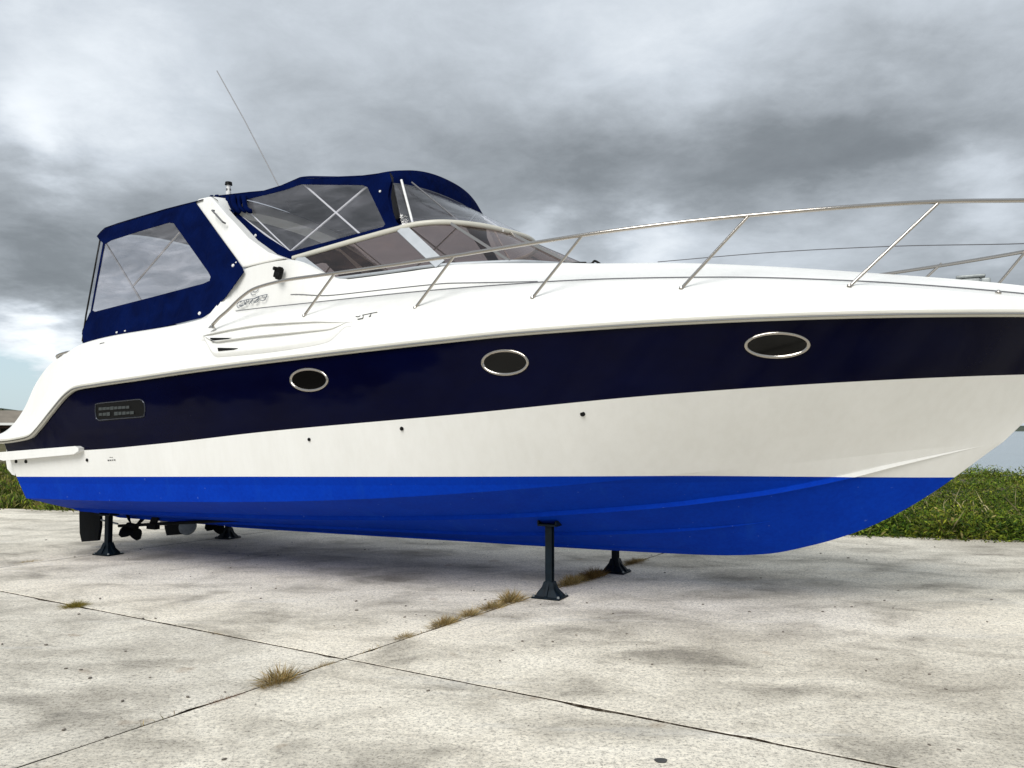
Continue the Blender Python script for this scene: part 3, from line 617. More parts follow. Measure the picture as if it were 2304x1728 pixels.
# engine-room vent near the stern, rounded slot with grille slats
def on_side(s, u, off): t, ex, ez = side_at(s, u); return Vector((s, -t-off, u))
vl = [(.90, 1.70), (.885, 1.76), (.89, 1.835), (.93, 1.865), (1.25, 1.883), (1.56, 1.900), (1.63, 1.895), (1.675, 1.865), (1.685, 1.80), (1.67, 1.735), (1.62, 1.715), (1.3, 1.700), (1.0, 1.683), (.94, 1.682)]
vp = spline([(s, 0, u) for s, u in vl+[vl[0]]], 4)[:-1]
for sg in (1, -1):
    pts_ = [on_side(p.x, p.z, .004) for p in vp]; pts_ = [Vector((p.x, p.y*sg, p.z)) for p in pts_]
    bm = bmesh.new(); sweep(bm, pts_, circ(.008, 6), closed=True); sv = bmo('engine_vent', bm, simple('vent_rim', (.05, .055, .07), .25, .6) if sg > 0 else MAT['greymetal'], boat, True, 60)
    bm = bmesh.new(); bm.faces.new([bm.verts.new((p.x, p.y, p.z)) for p in pts_]); bmo('vent_recess', bm, MAT['black'], sv)
    for k in range(2):
        for j in range(9):
            s0 = .955+j*.064; u0 = 1.725+k*.062+.03*(s0-.95)
            if random.random() < .12: continue
            bm = bmesh.new(); c_ = on_side(s0+.02, u0+.02, .008); box(bm, (c_.x, c_.y*sg, c_.z), (.060+random.uniform(-.012, .0), .006, .036+random.uniform(-.010, .004)), Matrix.Rotation(-.05, 4, 'Y')); bmo('slat', bm, simple('slat_grey', (.030, .036, .036), .6) if 'slat_grey' not in bpy.data.materials else bpy.data.materials['slat_grey'], sv)
# ---- scooped louvre on the moulding
fv_top = pchip([(2.49, 2.555), (2.9, 2.60), (3.31, 2.622), (3.92, 2.612), (4.33, 2.58)]); fv_bot = pchip([(2.49, 2.54), (2.72, 2.352), (3.2, 2.362), (3.9, 2.405), (4.15, 2.44), (4.33, 2.575)])
def wall_t(s, u): k = (u-rub_u(s)-.03)/(crease_u(s)-rub_u(s)-.03); return br(s)*float(np.interp(k, [0, .15, .88, 1], [1, .985, .952, .94]))
prof = [(-.20, 0), (-.10, .010), (-.03, .026), (0, .030), (.015, .022), (.03, -.004), (.10, -.002), (.22, .012), (.34, .026), (.44, .031), (.465, .024), (.48, -.004), (.56, -.002), (.68, .008), (.82, .020), (.94, .024), (1.0, .022), (1.06, .012), (1.12, 0)]
for sg in (1, -1):
    rows_ = [[] for _ in prof]
    for s in np.linspace(2.44, 4.40, 70):
        tp, bt_ = fv_top(s), fv_bot(s); k = min(1, max(0, (s-2.44)/.10), max(0, (4.40-s)/.9)**.7)
        for i, (w, d) in enumerate(prof):
            u = tp+(bt_-tp)*w if 0 <= w <= 1 else (tp-w*.12 if w < 0 else bt_-(w-1)*.3); rows_[i].append(Vector((s, -(wall_t(s, u)+d*k+.0015)*sg, u)))
    lv = loft(rows_, MAT['white'], 'side_louvre', boat, True, 55)
    for (s0, s1, w0) in ((2.60, 2.92, .30), (2.735, 3.02, .80)):
        bm = bmesh.new(); u0 = fv_top(s0)+(fv_bot(s0)-fv_top(s0))*w0
        u0 = 2.508 if w0 < .5 else 2.397
        q = [(s0, u0+.014), (s1, u0-.004), (s1-.05, u0-.016), (s0+.02, u0-.022)]
        a_ = [bm.verts.new((s, -(wall_t(s, u)+.032)*sg, u)) for s, u in q]; b2 = [bm.verts.new((s, -(wall_t(s, u)-.01)*sg, u)) for s, u in q]
        bm.faces.new(a_); bm.faces.new(b2[::-1]); [bm.faces.new((a_[i], b2[i], b2[(i+1) % 4], a_[(i+1) % 4])) for i in range(4)]; bmo('slot', bm, MAT['black'], lv)
# ---- pinstripes
def defl(s, f, g, off=.006): return Vector((s, -(br(s)*f(s)+off), g(s)))
for sg in (1, -1):
    pts_ = [Vector((s, -(br(s)*up_f(s)+.02), upper_u(s)-.004)) for s in np.linspace(2.62, 10.6, 90)]
    tube('pinstripe', [Vector((p.x, p.y*sg, p.z)) for p in pts_], .0045, MAT['pin'], boat, 5)
    pts_ = []
    for s in np.linspace(3.35, 6.15, 40):
        t2 = br(s)*.78-.015; t3 = br(s)*r3_f(s)+.03; k = .22 if s < 5.2 else .22*(6.15-s)/.95
        pts_.append(Vector((s, -(t2+(t3-t2)*k+.003)*sg, upper_u(s)+.006+(r3_u(s)-.018-upper_u(s))*k+.003)))
    tube('pinstripe', pts_, .004, MAT['pin'], boat, 5)
# ---- coaming panel and radar arch
def extr(name, poly, tf, th, mat, parent=boat, hole=None, sides=(1, -1), bev=0, smooth=False):
    out = []
    for sg in sides:
        def mkv(bm, lst, off): return [bm.verts.new((s, -(tf(s, u)+off)*sg, u)) for s, u in lst]
        bm = bmesh.new(); loops = [poly]+([hole] if hole else [])
        tri = tessellate_polygon([[Vector((s, u, 0)) for s, u in l] for l in loops]); flat = [p for l in loops for p in l]
        a_ = mkv(bm, flat, 0); b2 = mkv(bm, flat, -th) if th > 0 else None
        for t in tri:
            try:
                bm.faces.new([a_[i] for i in t])
                if b2: bm.faces.new([b2[i] for i in t][::-1])
            except ValueError: pass
        st = 0
        for l in (loops if b2 else ()):
            m = len(l)
            for i in range(m):
                j = (i+1) % m; bm.faces.new((a_[st+i], a_[st+j], b2[st+j], b2[st+i]))
            st += m
        bmesh.ops.recalc_face_normals(bm, faces=bm.faces)
        if bev: bmesh.ops.dissolve_limit(bm, angle_limit=.02, verts=bm.verts, edges=bm.edges); bevel(bm, bev, 2, 50)
        out.append(bmo(name, bm, mat, parent, smooth, 40))
    return out
arch_t = lambda s, u: 1.5-.16*(u-2.7)
extr('arch_leg', [(1.79, 4.15), (1.85, 4.185), (2.02, 4.19), (2.075, 4.15), (2.324, 3.936), (2.464, 3.827), (2.695, 3.635), (3.014, 3.44), (3.262, 3.35), (2.679, 3.303), (2.161, 3.801)], arch_t, .16, MAT['white'], bev=.014)
rows_ = []
for s, u in ((1.82, 4.10), (1.84, 4.18), (2.02, 4.20), (2.10, 4.15), (2.16, 4.05), (1.88, 4.03), (1.82, 4.10)):
    rows_.append([Vector((s, y, u+.09*(1-(y/1.2)**2))) for y in np.linspace(-1.22, 1.22, 25)])
loft(rows_, MAT['white'], 'arch_beam', boat, True, 35)
tube('grab_handle', [P(2.177, 1.335, 3.990), P(2.185, 1.375, 3.985), P(2.37, 1.395, 3.830), P(2.377, 1.36, 3.820)], .010, MAT['pin'], boat)
# black folded lamp bracket on the coaming
bm = bmesh.new(); c_ = P(3.234, 1.44, 3.188)
for d, z in (((0, -.01, 0), (.09, .05, .11)), ((.02, -.03, -.04), (.05, .05, .07)), ((-.03, -.025, .045), (.045, .04, .04)), ((.035, -.02, .04), (.04, .05, .035))): box(bm, c_+Vector(d), z, Matrix.Rotation(.3, 4, 'Y'))
bevel(bm, .01, 2); bmo('lamp_bracket', bm, MAT['black'], boat, True, 40)
# beacon and whip antenna
bm = bmesh.new()
for r, z0, z1 in ((.030, 4.24, 4.36), (.024, 4.36, 4.44)): bmesh.ops.create_cone(bm, segments=14, radius1=r, radius2=r, depth=z1-z0, cap_ends=True, matrix=Matrix.Translation((1.886, -.86, (z0+z1)/2)))
bc_ = bmo('beacon', bm, MAT['wpole'], boat, True, 40)
bm = bmesh.new(); bmesh.ops.create_cone(bm, segments=16, radius1=.043, radius2=.038, depth=.035, cap_ends=True, matrix=Matrix.Translation((1.886, -.86, 4.458))); bmo('beacon_cap', bm, MAT['black'], bc_, True, 40)
bm = bmesh.new(); [box(bm, (1.886+.024*math.cos(a), -.86+.024*math.sin(a), z), (.016, .016, .018)) for a in (0, 1.57, 3.14, 4.7) for z in (4.385, 4.30)]; bmo('beacon_slots', bm, MAT['pin'], bc_)['kind'] = 'stuff'
tube('antenna', [P(.792, .06, 6.34), P(1.3, .06, 5.59), P(2.12, .06, 4.30)], .0065, simple('antenna_grey', (.20, .20, .21), .5), boat, 6)
# ---- aft canopy
cv = lambda s, u: arch_t(s, u)+.02
outer = [(.196, 3.916), (.327, 4.008), (.8, 4.06), (1.33, 4.112), (1.822, 4.146), (2.184, 3.794), (2.7, 3.295), (2.729, 3.244), (2.52, 2.988), (2.284, 2.79), (.308, 2.592), (.235, 2.714), (.311, 2.914), (.396, 2.957), (.358, 3.887)]
outer = [(.196, 3.916), (.327, 4.008), (.8, 4.06), (1.33, 4.112), (1.822, 4.146), (2.184, 3.794), (2.7, 3.295), (2.729, 3.244), (2.52, 2.988), (2.284, 2.79), (1.3, 2.675), (.308, 2.592), (.235, 2.714), (.30, 2.92), (.325, 2.97), (.33, 3.82), (.25, 3.87)]
win = [(.47, 3.836), (.95, 3.895), (1.44, 3.945), (1.52, 3.93), (1.85, 3.62), (2.20, 3.29), (2.246, 3.235), (2.24, 3.19), (2.15, 3.165), (1.3, 3.065), (.404, 2.965), (.355, 2.985), (.37, 3.80)]
for o_ in extr('canopy_side', outer, cv, .006, MAT['canvas'], hole=win): pass
extr('canopy_window', win, lambda s, u: cv(s, u)-.003, 0, MAT['vinyl_aft'])
def roof(name, edge, c_, tedge, zlow=.07, mat='canvas', n=28, sag=0.0, p=3.0):
    rows_ = []; ys_ = np.linspace(-1, 1, n+1)
    for y in ys_:
        rows_.append([Vector((s, -y*(te), u+c_*(1-abs(y)**p)+sag*math.sin(k_*1.7)*(1-y*y))) for k_, (s, te, u) in enumerate(edge)])
    o_ = loft(rows_, MAT[mat], name, boat, True, 50); md = o_.modifiers.new('th', 'SOLIDIFY'); md.thickness = .008; md.offset = -1; md.use_even_offset = True
    o_.data.materials.append(MAT['lining']); md.material_offset = 1; md.material_offset_rim = 0
    return o_
ar = [(.196, 1.33, 3.916), (.25, 1.325, 3.965), (.327, 1.318, 4.012), (.55, 1.316, 4.042), (.814, 1.312, 4.068), (1.1, 1.308, 4.095), (1.332, 1.304, 4.118), (1.6, 1.30, 4.136), (1.83, 1.295, 4.150), (1.93, 1.29, 4.16)]
roof('canopy_roof', ar, .17, 1.3)
# aft curtain: lower navy apron and clear panel above
rows_ = [[P(.30+.0*y, y*1.50, u+.0) for y in np.linspace(-1, 1, 15)] for u in (2.59, 2.95)]
loft([[P(.24, y*1.51, 2.60) for y in np.linspace(-1, 1, 15)], [P(.20, y*1.49, 2.75) for y in np.linspace(-1, 1, 15)], [P(.30, y*1.47, 2.96) for y in np.linspace(-1, 1, 15)]], MAT['canvas'], 'aft_curtain', boat, True)
loft([[P(.30, y*1.47, 2.96) for y in np.linspace(-1, 1, 15)], [P(.25, y*1.33, 3.88+.16*(1-abs(y)**3)) for y in np.linspace(-1, 1, 15)]], MAT['vinyl_aft'], 'aft_window', boat, True)
for sg in (1, -1):
    pl = lambda a, b_: tube('canopy_pole', [Vector((a[0], -a[1]*sg, a[2])), Vector((b_[0], -b_[1]*sg, b_[2]))], .012, MAT['steel'], boat)
    pl((.26, 1.27, 3.87), (1.30, 1.42, 2.86)); pl((.938, 1.372, 3.253), (1.62, 1.28, 3.86))
    tube('zip_edge', [Vector((.235, -1.31*sg, 3.87)), Vector((.208, -1.45*sg, 2.94)), Vector((.225, -1.50*sg, 2.62))], .011, MAT['black'], boat, 6)
    tube('zip_edge', [Vector((.36, -1.33*sg, 3.80)), Vector((.345, -1.47*sg, 2.98))], .004, MAT['pin'], boat, 6)
# ---- front enclosure
fc = lambda s, u: 1.12-.16*(u-3.4)
fo = [(1.753, 4.261), (1.819, 4.29), (2.02, 4.272), (2.229, 4.267), (2.537, 4.246), (2.815, 4.275), (3.03, 4.325), (3.085, 4.333), (3.2, 4.305), (3.455, 4.271), (3.837, 4.235), (4.115, 4.219), (4.275, 4.222), (4.32, 4.12), (4.30, 4.03), (4.30, 3.95), (4.36, 3.80), (4.44, 3.66), (4.53, 3.58), (4.455, 3.573), (3.755, 3.484), (3.126, 3.391), (3.085, 3.325), (3.02, 3.325), (2.99, 3.37), (2.743, 3.519), (2.41, 3.723), (2.17, 3.91), (2.023, 4.03), (1.93, 4.15)]
fw = [(2.14, 4.073), (2.25, 4.15), (2.33, 4.185), (2.61, 4.20), (2.85, 4.215), (3.10, 4.252), (3.5, 4.19), (3.95, 4.125), (4.02, 4.09), (4.186, 3.832), (4.30, 3.655), (4.28, 3.63), (3.8, 3.575), (3.12, 3.495), (3.06, 3.50), (2.66, 3.72)]
extr('enclosure_side', fo, fc, .007, MAT['canvas'], hole=fw)
extr('enclosure_window', fw, lambda s, u: fc(s, u)-.003, 0, MAT['vinyl'])
fr_ = [(1.753, .985, 4.261), (1.819, .981, 4.292), (2.229, .985, 4.272), (2.537, .988, 4.252), (2.815, .983, 4.281), (3.0, .98, 4.32), (3.074, .975, 4.338), (3.15, .98, 4.325), (3.455, .984, 4.277), (3.837, .991, 4.233), (4.115, .994, 4.222), (4.21, .985, 4.228), (4.27, .96, 4.226)]
def fbow(y): return .12*(1-y*y)
rows_ = []
for y in np.linspace(-1, 1, 37):
    rows_.append([Vector((s+(fbow(y) if s > 4.2 else fbow(y)*max(0, (s-3.6)/.6)), -y*te, u+.15*(1-abs(y)**2.6))) for s, te, u in fr_])
o_ = loft(rows_, MAT['canvas'], 'enclosure_roof', boat, True, 60); md = o_.modifiers.new('th', 'SOLIDIFY'); md.thickness = .008; md.offset = -1
o_.data.materials.append(MAT['lining']); md.material_offset = 1
for f in o_.data.polygons: pass
# scrunched cloth where the enclosure meets the arch
bm = bmesh.new()
for k in range(7):
    s = 1.80+k*.085; sweep(bm, spline([P(s, 1.03, 4.27-.01*k), P(s+.05, 1.06, 4.20-.02*k), P(s+.10, 1.05, 4.10-.012*k), P(s+.12, 1.03, 4.03)], 4), circ(.028+.008*math.sin(k*2.1), 7))
bmo('folded_cloth', bm, MAT['canvas'], boat, True)
# windscreen curves
wt_ = [(3.132, 1.128, 3.394), (3.764, 1.118, 3.481), (4.2, 1.105, 3.54), (4.453, 1.09, 3.574), (4.673, 1.044, 3.610), (4.927, .919, 3.626), (5.165, .65, 3.625), (5.30, .35, 3.615), (5.379, .0, 3.61)]
wb_ = [(3.671, 1.218, 3.12), (4.422, 1.213, 3.134), (4.85, 1.21, 3.148), (5.163, 1.165, 3.155), (5.654, .954, 3.172), (5.832, .801, 3.179), (6.04, .50, 3.19), (6.15, .25, 3.195), (6.20, 0, 3.20)]
def sym(l): return l+[(s, -t, u) for s, t, u in l[:-1][::-1]]
WT = [P(*p) for p in sym(wt_)]; WB = [P(*p) for p in sym(wb_)]; WTs = spline(WT, 8); WBs = spline(WB, 8)
tube('windscreen_frame', [p+Vector((0, 0, .012)) for p in WTs], 0, MAT['cream'], boat, prof=circ(.022, 10, .028))
tube('windscreen_base', [p+Vector((0, 0, -.005)) for p in WBs], 0, MAT['alu'], boat, prof=circ(.014, 8, .020))
tube('windscreen_gasket', [p+Vector((.0, (-.010 if p.y < 0 else .010), -.028)) for p in WBs], .008, MAT['black'], boat, 6)
def at_s(curve, y, s=None):   # index on a dense curve closest to a given (s,y)
    return min(range(len(curve)), key=lambda i: (curve[i].x-s)**2+(curve[i].y-y)**2)
keysT = [(3.20, -1.125), (4.50, -1.086), (4.96, -.895), (5.31, -.33), (5.31, .33), (4.96, .895), (4.50, 1.086), (3.20, 1.125)]
keysB = [(3.671, -1.218), (5.03, -1.183), (5.654, -.954), (6.08, -.42), (6.08, .42), (5.654, .954), (5.03, 1.183), (3.671, 1.218)]
iT = [at_s(WTs, y, s) for s, y in keysT]; iB = [at_s(WBs, y, s) for s, y in keysB]
def samp(curve, f):
    f = max(0, min(len(curve)-1.001, f)); i = int(f); return curve[i].lerp(curve[i+1], f-i)
for k in range(7):
    rows_ = [[], []]
    for j in range(17):
        q = j/16; rows_[0].append(samp(WTs, iT[k]+(iT[k+1]-iT[k])*q)+Vector((0, 0, -.01))); rows_[1].append(samp(WBs, iB[k]+(iB[k+1]-iB[k])*q))
    loft([rows_[0], [a.lerp(b_, .5) for a, b_ in zip(*rows_)], rows_[1]], MAT['tint'], 'windscreen_pane', boat, True)
for k in range(8):
    a, b_ = WTs[iT[k]], WBs[iB[k]]; wd = .055 if k in (1, 6) else (.045 if k in (0, 7) else .012)
    bm = bmesh.new(); nn = Vector((.35, -1 if a.y < 0 else 1, .4)).normalized() if k in (0, 1, 6, 7) else Vector((1, 0, .8)).normalized()
    sweep(bm, [a+nn*.006, b_+nn*.006], rect(wd, .012) if k in (0, 1, 6, 7) else rect(wd, .014), up=nn)
    bmo('pillar' if wd > .03 else 'mullion', bm, MAT['alu'] if wd > .03 else MAT['steel'], boat)
# front valance and clear front panels
vt = []; vb = []; vf = []
iA = at_s(WTs, -1.09, 4.50); iZ = at_s(WTs, 1.09, 4.50)
for j in range(41):
    y = 1-2*j/40; vt.append(P(4.275+fbow(y), y*.96, 4.222+.15*(1-abs(y)**2.6))); dz = .14+.03*(1-y*y)
    vb.append(P(4.275+fbow(y)+.05, y*.975, 4.095+.05*(1-abs(y)**3))); vf.append(samp(WTs, iA+(iZ-iA)*j/40)+Vector((0, 0, .035)))
o_ = loft([vt, [a.lerp(b_, .5)+Vector((.02, 0, .0)) for a, b_ in zip(vt, vb)], vb], MAT['canvas'], 'front_valance', boat, True)
loft([vb, [a.lerp(b_, .5) for a, b_ in zip(vb, vf)], vf], MAT['vinyl'], 'front_window', boat, True)
tube('valance_hem', vb, .006, MAT['lining'], boat, 6)
# corner strip wrapping round to the front
loft([[P(4.24, .995, 4.13), P(4.26, 1.025, 3.95), P(4.33, 1.055, 3.78), P(4.44, 1.09, 3.585)], [P(4.31, .965, 4.12), P(4.31, 1.0, 3.95), P(4.37, 1.04, 3.78), P(4.47, 1.085, 3.60)]], MAT['canvas'], 'corner_strip', boat, True)
def seg(name, a, b_, r, m, n=8): return tube(name, [P(*a), P(*b_)], r, m, boat, n)
for sg in (1, -1):
    for a, b_, r in (((3.089, .93, 4.27), (3.941, 1.02, 3.604), .011), ((3.968, .94, 4.126), (3.018, 1.04, 3.51), .011), ((2.095, .99, 4.083), (3.011, 1.07, 3.506), .011), ((2.201, .96, 4.144), (3.026, 1.04, 3.50), .009)):
        seg('canopy_pole', (a[0], a[1]*sg, a[2]), (b_[0], b_[1]*sg, b_[2]), r, MAT['wpole'])
seg('canopy_pole', (4.38, .915, 4.14), (4.621, 1.05, 3.62), .013, MAT['wpole']); seg('canopy_pole', (4.43, .80, 4.14), (5.06, .80, 3.62), .009, MAT['pin'])
seg('canopy_pole', (4.38, -.915, 4.14), (4.621, -1.05, 3.62), .013, MAT['wpole'])
seg('canopy_pole', (4.44, -.52, 4.12), (5.03, .72, 3.62), .007, MAT['pin']); seg('canopy_pole', (4.45, -.60, 4.10), (5.30, .42, 3.62), .014, MAT['wpole']); seg('canopy_pole', (4.45, -.55, 4.10), (5.26, .25, 3.62), .010, MAT['black'])
for s, u, r in ((2.526, 3.729, .020), (4.19, 4.02, .014), (2.1, 3.985, .012), (2.56, 3.33, .02), (2.60, 3.36, .01), (2.16, 2.83, .022), (1.0, 2.70, .012), (.86, 2.69, .014)):
    t = (fc(s, u) if s > 2 and u > 3.4 else cv(s, u))+.004
    bm = bmesh.new(); bmesh.ops.create_cone(bm, segments=12, radius1=r, radius2=r*.6, depth=.01, cap_ends=True, matrix=Matrix.Translation((s, -t, u)) @ Matrix.Rotation(math.pi/2, 4, 'X')); bmo('fastener', bm, MAT['wpole'], boat, True, 40)
# inside: dashboard and helm seat backs, dimly seen through the bronze glass
bm = bmesh.new(); box(bm, (5.2, 0, 2.95), (.5, 2.1, .35)); bevel(bm, .06, 2); bmo('dashboard', bm, MAT['cream'], boat)
for y in (-.55, .6):
    bm = bmesh.new(); box(bm, (3.3, y, 2.75), (.16, .75, .75)); box(bm, (3.55, y, 2.42), (.55, .75, .16)); bevel(bm, .05, 2); bmo('helm_seat', bm, MAT['cream'], boat)
# ---- rails
RL = [(2.576, 1.70, 2.66), (2.68, 1.70, 2.735), (2.793, 1.7, 2.80), (2.987, 1.7, 2.925), (3.179, 1.7, 3.0), (3.547, 1.7, 3.045), (3.989, 1.7, 3.058), (4.73, 1.698, 3.078), (5.484, 1.689, 3.105), (5.871, 1.679, 3.125), (6.639, 1.64, 3.168), (7.142, 1.593, 3.193), (7.711, 1.508, 3.214), (8.652, 1.265, 3.248), (9.297, .993, 3.276), (9.845, .671, 3.294), (10.35, .40, 3.31), (10.75, .18, 3.32), (10.88, 0, 3.32)]
tube('bow_rail', spline([P(*p) for p in RL], 6), .0165, MAT['steel'], boat, 10)
RF = [(s, -t, u-.11-.045*max(0, min(1, (s-8.7)/1.2))) for s, t, u in RL]; tube('bow_rail', spline([P(*p) for p in RF], 6), .0165, MAT['steel'], boat, 10)
SB = [(3.795, 1.692, 2.680), (5.084, 1.687, 2.672), (6.242, 1.658, 2.684), (7.481, 1.548, 2.684), (8.676, 1.275, 2.648), (10.0, .62, 2.53)]
ST_ = [(4.168, 1.70, 3.055), (5.489, 1.689, 3.10), (6.685, 1.637, 3.168), (7.981, 1.454, 3.215), (9.286, .999, 3.275), (10.6, .27, 3.315)]
for sg in (1, -1):
    for a, b_ in zip(SB if sg > 0 else SB[:5]+[(9.50, .81, 2.60)], ST_ if sg > 0 else ST_[:5]+[(9.93, .61, 3.282)]):
        dz = 0 if sg > 0 else (-.11 if b_[0] < 9.5 else -.155)
        st = seg('stanchion', (a[0], a[1]*sg, a[2]+dz*0), (b_[0], b_[1]*sg, b_[2]+dz), .0125, MAT['steel'])
        bm = bmesh.new(); bmesh.ops.create_cone(bm, segments=14, radius1=.020, radius2=.014, depth=.016, cap_ends=True, matrix=Matrix.Translation(P(a[0], a[1]*sg, a[2]+.008))); bmo('foot', bm, MAT['steel'], st, True, 40)
bm = bmesh.new(); bmesh.ops.create_cone(bm, segments=12, radius1=.04, radius2=.02, depth=.03, cap_ends=True, matrix=Matrix.Translation(P(2.57, 1.70, 2.640))); bmo('rail_foot', bm, MAT['steel'], boat, True, 40)
tube('lifeline', spline([P(6.3, -1.60, 3.56), P(7.62, -1.52, 3.53), P(8.86, -1.19, 3.409), P(9.93, -.61, 3.212), P(10.4, -.3, 3.15)], 8), .005, MAT['pin'], boat, 6)
# ---- foredeck fittings
wl = bmesh.new(); box(wl, (9.50, .10, 2.80), (.14, .11, .11)); box(wl, (9.50, .10, 2.868), (.22, .14, .026)); box(wl, (9.61, .06, 2.80), (.07, .08, .09)); box(wl, (9.38, .1, 2.80), (.12, .05, .03)); bevel(wl, .012, 2); bmo('windlass', wl, MAT['greymetal'], boat, True, 40)
bm = bmesh.new(); box(bm, (9.95, .05, 2.735), (.22, .05, .03)); box(bm, (10.1, 0, 2.73), (.14, .1, .05)); bevel(bm, .01, 1); bmo('anchor_chain', bm, MAT['greymetal'], boat, True, 40)
bm = bmesh.new(); rp_ = [(6.12, .72, 3.13), (6.18, .70, 3.145), (6.26, .72, 3.14), (6.32, .70, 3.13), (6.39, .71, 3.125), (6.42, .70, 3.15), (6.47, .70, 3.12)]
sweep(bm, spline([P(*p) for p in rp_], 5), circ(.012, 6)); sweep(bm, spline([P(6.12, .66, 3.15), P(6.2, .62, 3.165), P(6.32, .68, 3.145)], 5), circ(.012, 6)); bmo('wiper_arm', bm, MAT['black'], boat, True)
bm = bmesh.new(); bmesh.ops.create_uvsphere(bm, u_segments=12, v_segments=8, radius=.022, matrix=Matrix.Translation(P(9.656, .77, 2.600))); bmo('bow_eye', bm, MAT['steel'], boat, True)
# stern cleat / fairlead on the quarter
tube('stern_cleat', spline([P(-.30, 1.45, 2.44), P(-.22, 1.42, 2.51), P(-.08, 1.38, 2.525), P(.12, 1.40, 2.52), P(-.08, 1.50, 2.50), P(-.24, 1.5, 2.47), P(-.30, 1.45, 2.44)], 5), .013, MAT['steel'], boat)
tube('deck_latch', [P(.73, 1.635, 2.56), P(.73, 1.63, 2.515), P(.80, 1.63, 2.52), P(.80, 1.635, 2.565), P(.73, 1.635, 2.56)], .006, MAT['pin'], boat, 5)
# ---- skin fittings
def hull_t(s, u):
    vv = (s+.6)/10.4; w = .5
    for _ in range(14):
        p = side_pt(max(0, min(1, vv)), max(0, min(1, w))); vv += (s-p.x)/10.4; w += (u-p.z)/.6
    return -side_pt(max(0, min(1, vv)), max(0, min(1, w))).y
for s, u, r in ((-.61, 1.195, .021), (-.421, 1.198, .021), (.693, 1.235, .018), (3.909, 1.487, .016), (4.967, 1.590, .018), (6.657, 1.711, .021)):
    for sg in (1, -1):
        bm = bmesh.new(); bmesh.ops.create_cone(bm, segments=16, radius1=r, radius2=r, depth=.012, cap_ends=True, matrix=Matrix.Translation((s, -(hull_t(s, u)+.003)*sg, u)) @ Matrix.Rotation(math.pi/2, 4, 'X')); bmo('drain_outlet', bm, MAT['black'], boat, True, 40)
bm = bmesh.new(); bmesh.ops.create_cone(bm, segments=12, radius1=.02, radius2=.015, depth=.02, cap_ends=True, matrix=Matrix.Translation(P(-.327, 1.645, .965)) @ Matrix.Rotation(math.pi/2, 4, 'X')); bmo('anode', bm, MAT['greymetal'], boat)
# ---- lettering and emblem, as strokes lying on the moulding
def strokes(name, polys, box_px, w, mat, surf, s_of, closed=False):
    bm = bmesh.new()
    for ln in polys:
        pts_ = [surf(*s_of(x, y)) for x, y in ln]
        pts_ = spline(pts_, 3) if len(pts_) > 2 else pts_
        sweep(bm, pts_, rect(w, .0015) if False else circ(w, 5, w), cap=True)
    return bmo(name, bm, mat, boat, True)
def on_wall(s, u):       # wall between the crease and the knuckle, near side
    c0, c1 = (br(s)*.93, crease_u(s)+.012), (br(s)*up_f(s)+.02, upper_u(s)-.012); a = (c1[0], upper_u(s)+.006)
    t = float(np.interp(u, [c0[1], c1[1], r3_u(s)], [c0[0], c1[0], br(s)*r3_f(s)])); return Vector((s, -t-.002, u))
# the sign area spans s 2.64..3.12 m, u 2.865..2.98 m ; local design grid 0..1800 x 580..960
def nm(x, y): return 2.643+(x-450)/1350*.40, 2.905+(960-y)/380*.115-(x-450)/1350*.035
def nm(x, y): return 2.63+(x-450)/1350*.415, 2.874+(950-y)*.000305
CMRES = [[(640, 720), (540, 760), (450, 820), (455, 900), (500, 950), (620, 930), (740, 900)], [(590, 780), (640, 740), (720, 730), (790, 770), (800, 820), (760, 890)], [(540, 900), (600, 870), (630, 910), (690, 870), (740, 905)],
 [(820, 720), (980, 700), (960, 760), (900, 790)], [(880, 725), (830, 870)], [(790, 840), (840, 870), (880, 840)], [(1160, 700), (1080, 780), (1010, 870)], [(1040, 700), (1160, 690), (1130, 760), (1080, 790), (1120, 850)],
 [(1200, 700), (1440, 650), (1340, 750), (1240, 830), (1380, 810), (1420, 740)], [(1320, 740), (1400, 735)], [(1800, 590), (1600, 600), (1580, 650), (1720, 690), (1700, 770), (1620, 790), (1510, 760)], [(1800, 590), (1760, 690), (1700, 780)],
 [(740, 720), (1000, 690), (1200, 690), (1400, 630), (1800, 585)]]
strokes('name_lettering', CMRES, None, .0038, MAT['letter'], on_wall, nm)
strokes('emblem', [[(1060, 415), (1140, 420), (1200, 450), (1290, 440), (1350, 390), (1350, 310)], [(1040, 440), (1050, 510), (1110, 545), (1200, 550), (1260, 540)]], None, .0032, MAT['letter'], on_wall, nm)
def on_low(s, u): return Vector((s, -wall_t(s, u)-.003, u))
def n2(x, y): return 4.44+(x-330)/1240*.24, 2.60+(700-y)/360*.062
def on_low2(s, u): return Vector((s, -float(np.interp(u, [crease_u(s)-.08, crease_u(s)], [wall_t(s, crease_u(s)-.08), br(s)*.94]))-.004, u))
strokes('model_number', [[(330, 510), (480, 540), (600, 490)], [(480, 680), (600, 670), (780, 650)], [(780, 460), (780, 640)], [(700, 470), (860, 450), (1060, 425), (1250, 395), (1560, 365)], [(1220, 420), (1190, 510), (1130, 600)], [(1190, 580), (1240, 540)]], None, .0045, MAT['ink'], on_low2, n2)
bm = bmesh.new()
for k, (w, hh) in enumerate(((.020, .013), (.024, .010), (.016, .010), (.024, .011))): box(bm, (1.05+k*.034, -hull_t(1.1, 1.25)-.002, 1.238+k*.002), (w, .003, hh))
for k in range(2): box(bm, (1.085+k*.03, -hull_t(1.1, 1.27)-.002, 1.272), (.016, .003, .007))
bmo('builder_plate', bm, MAT['ink'], boat)
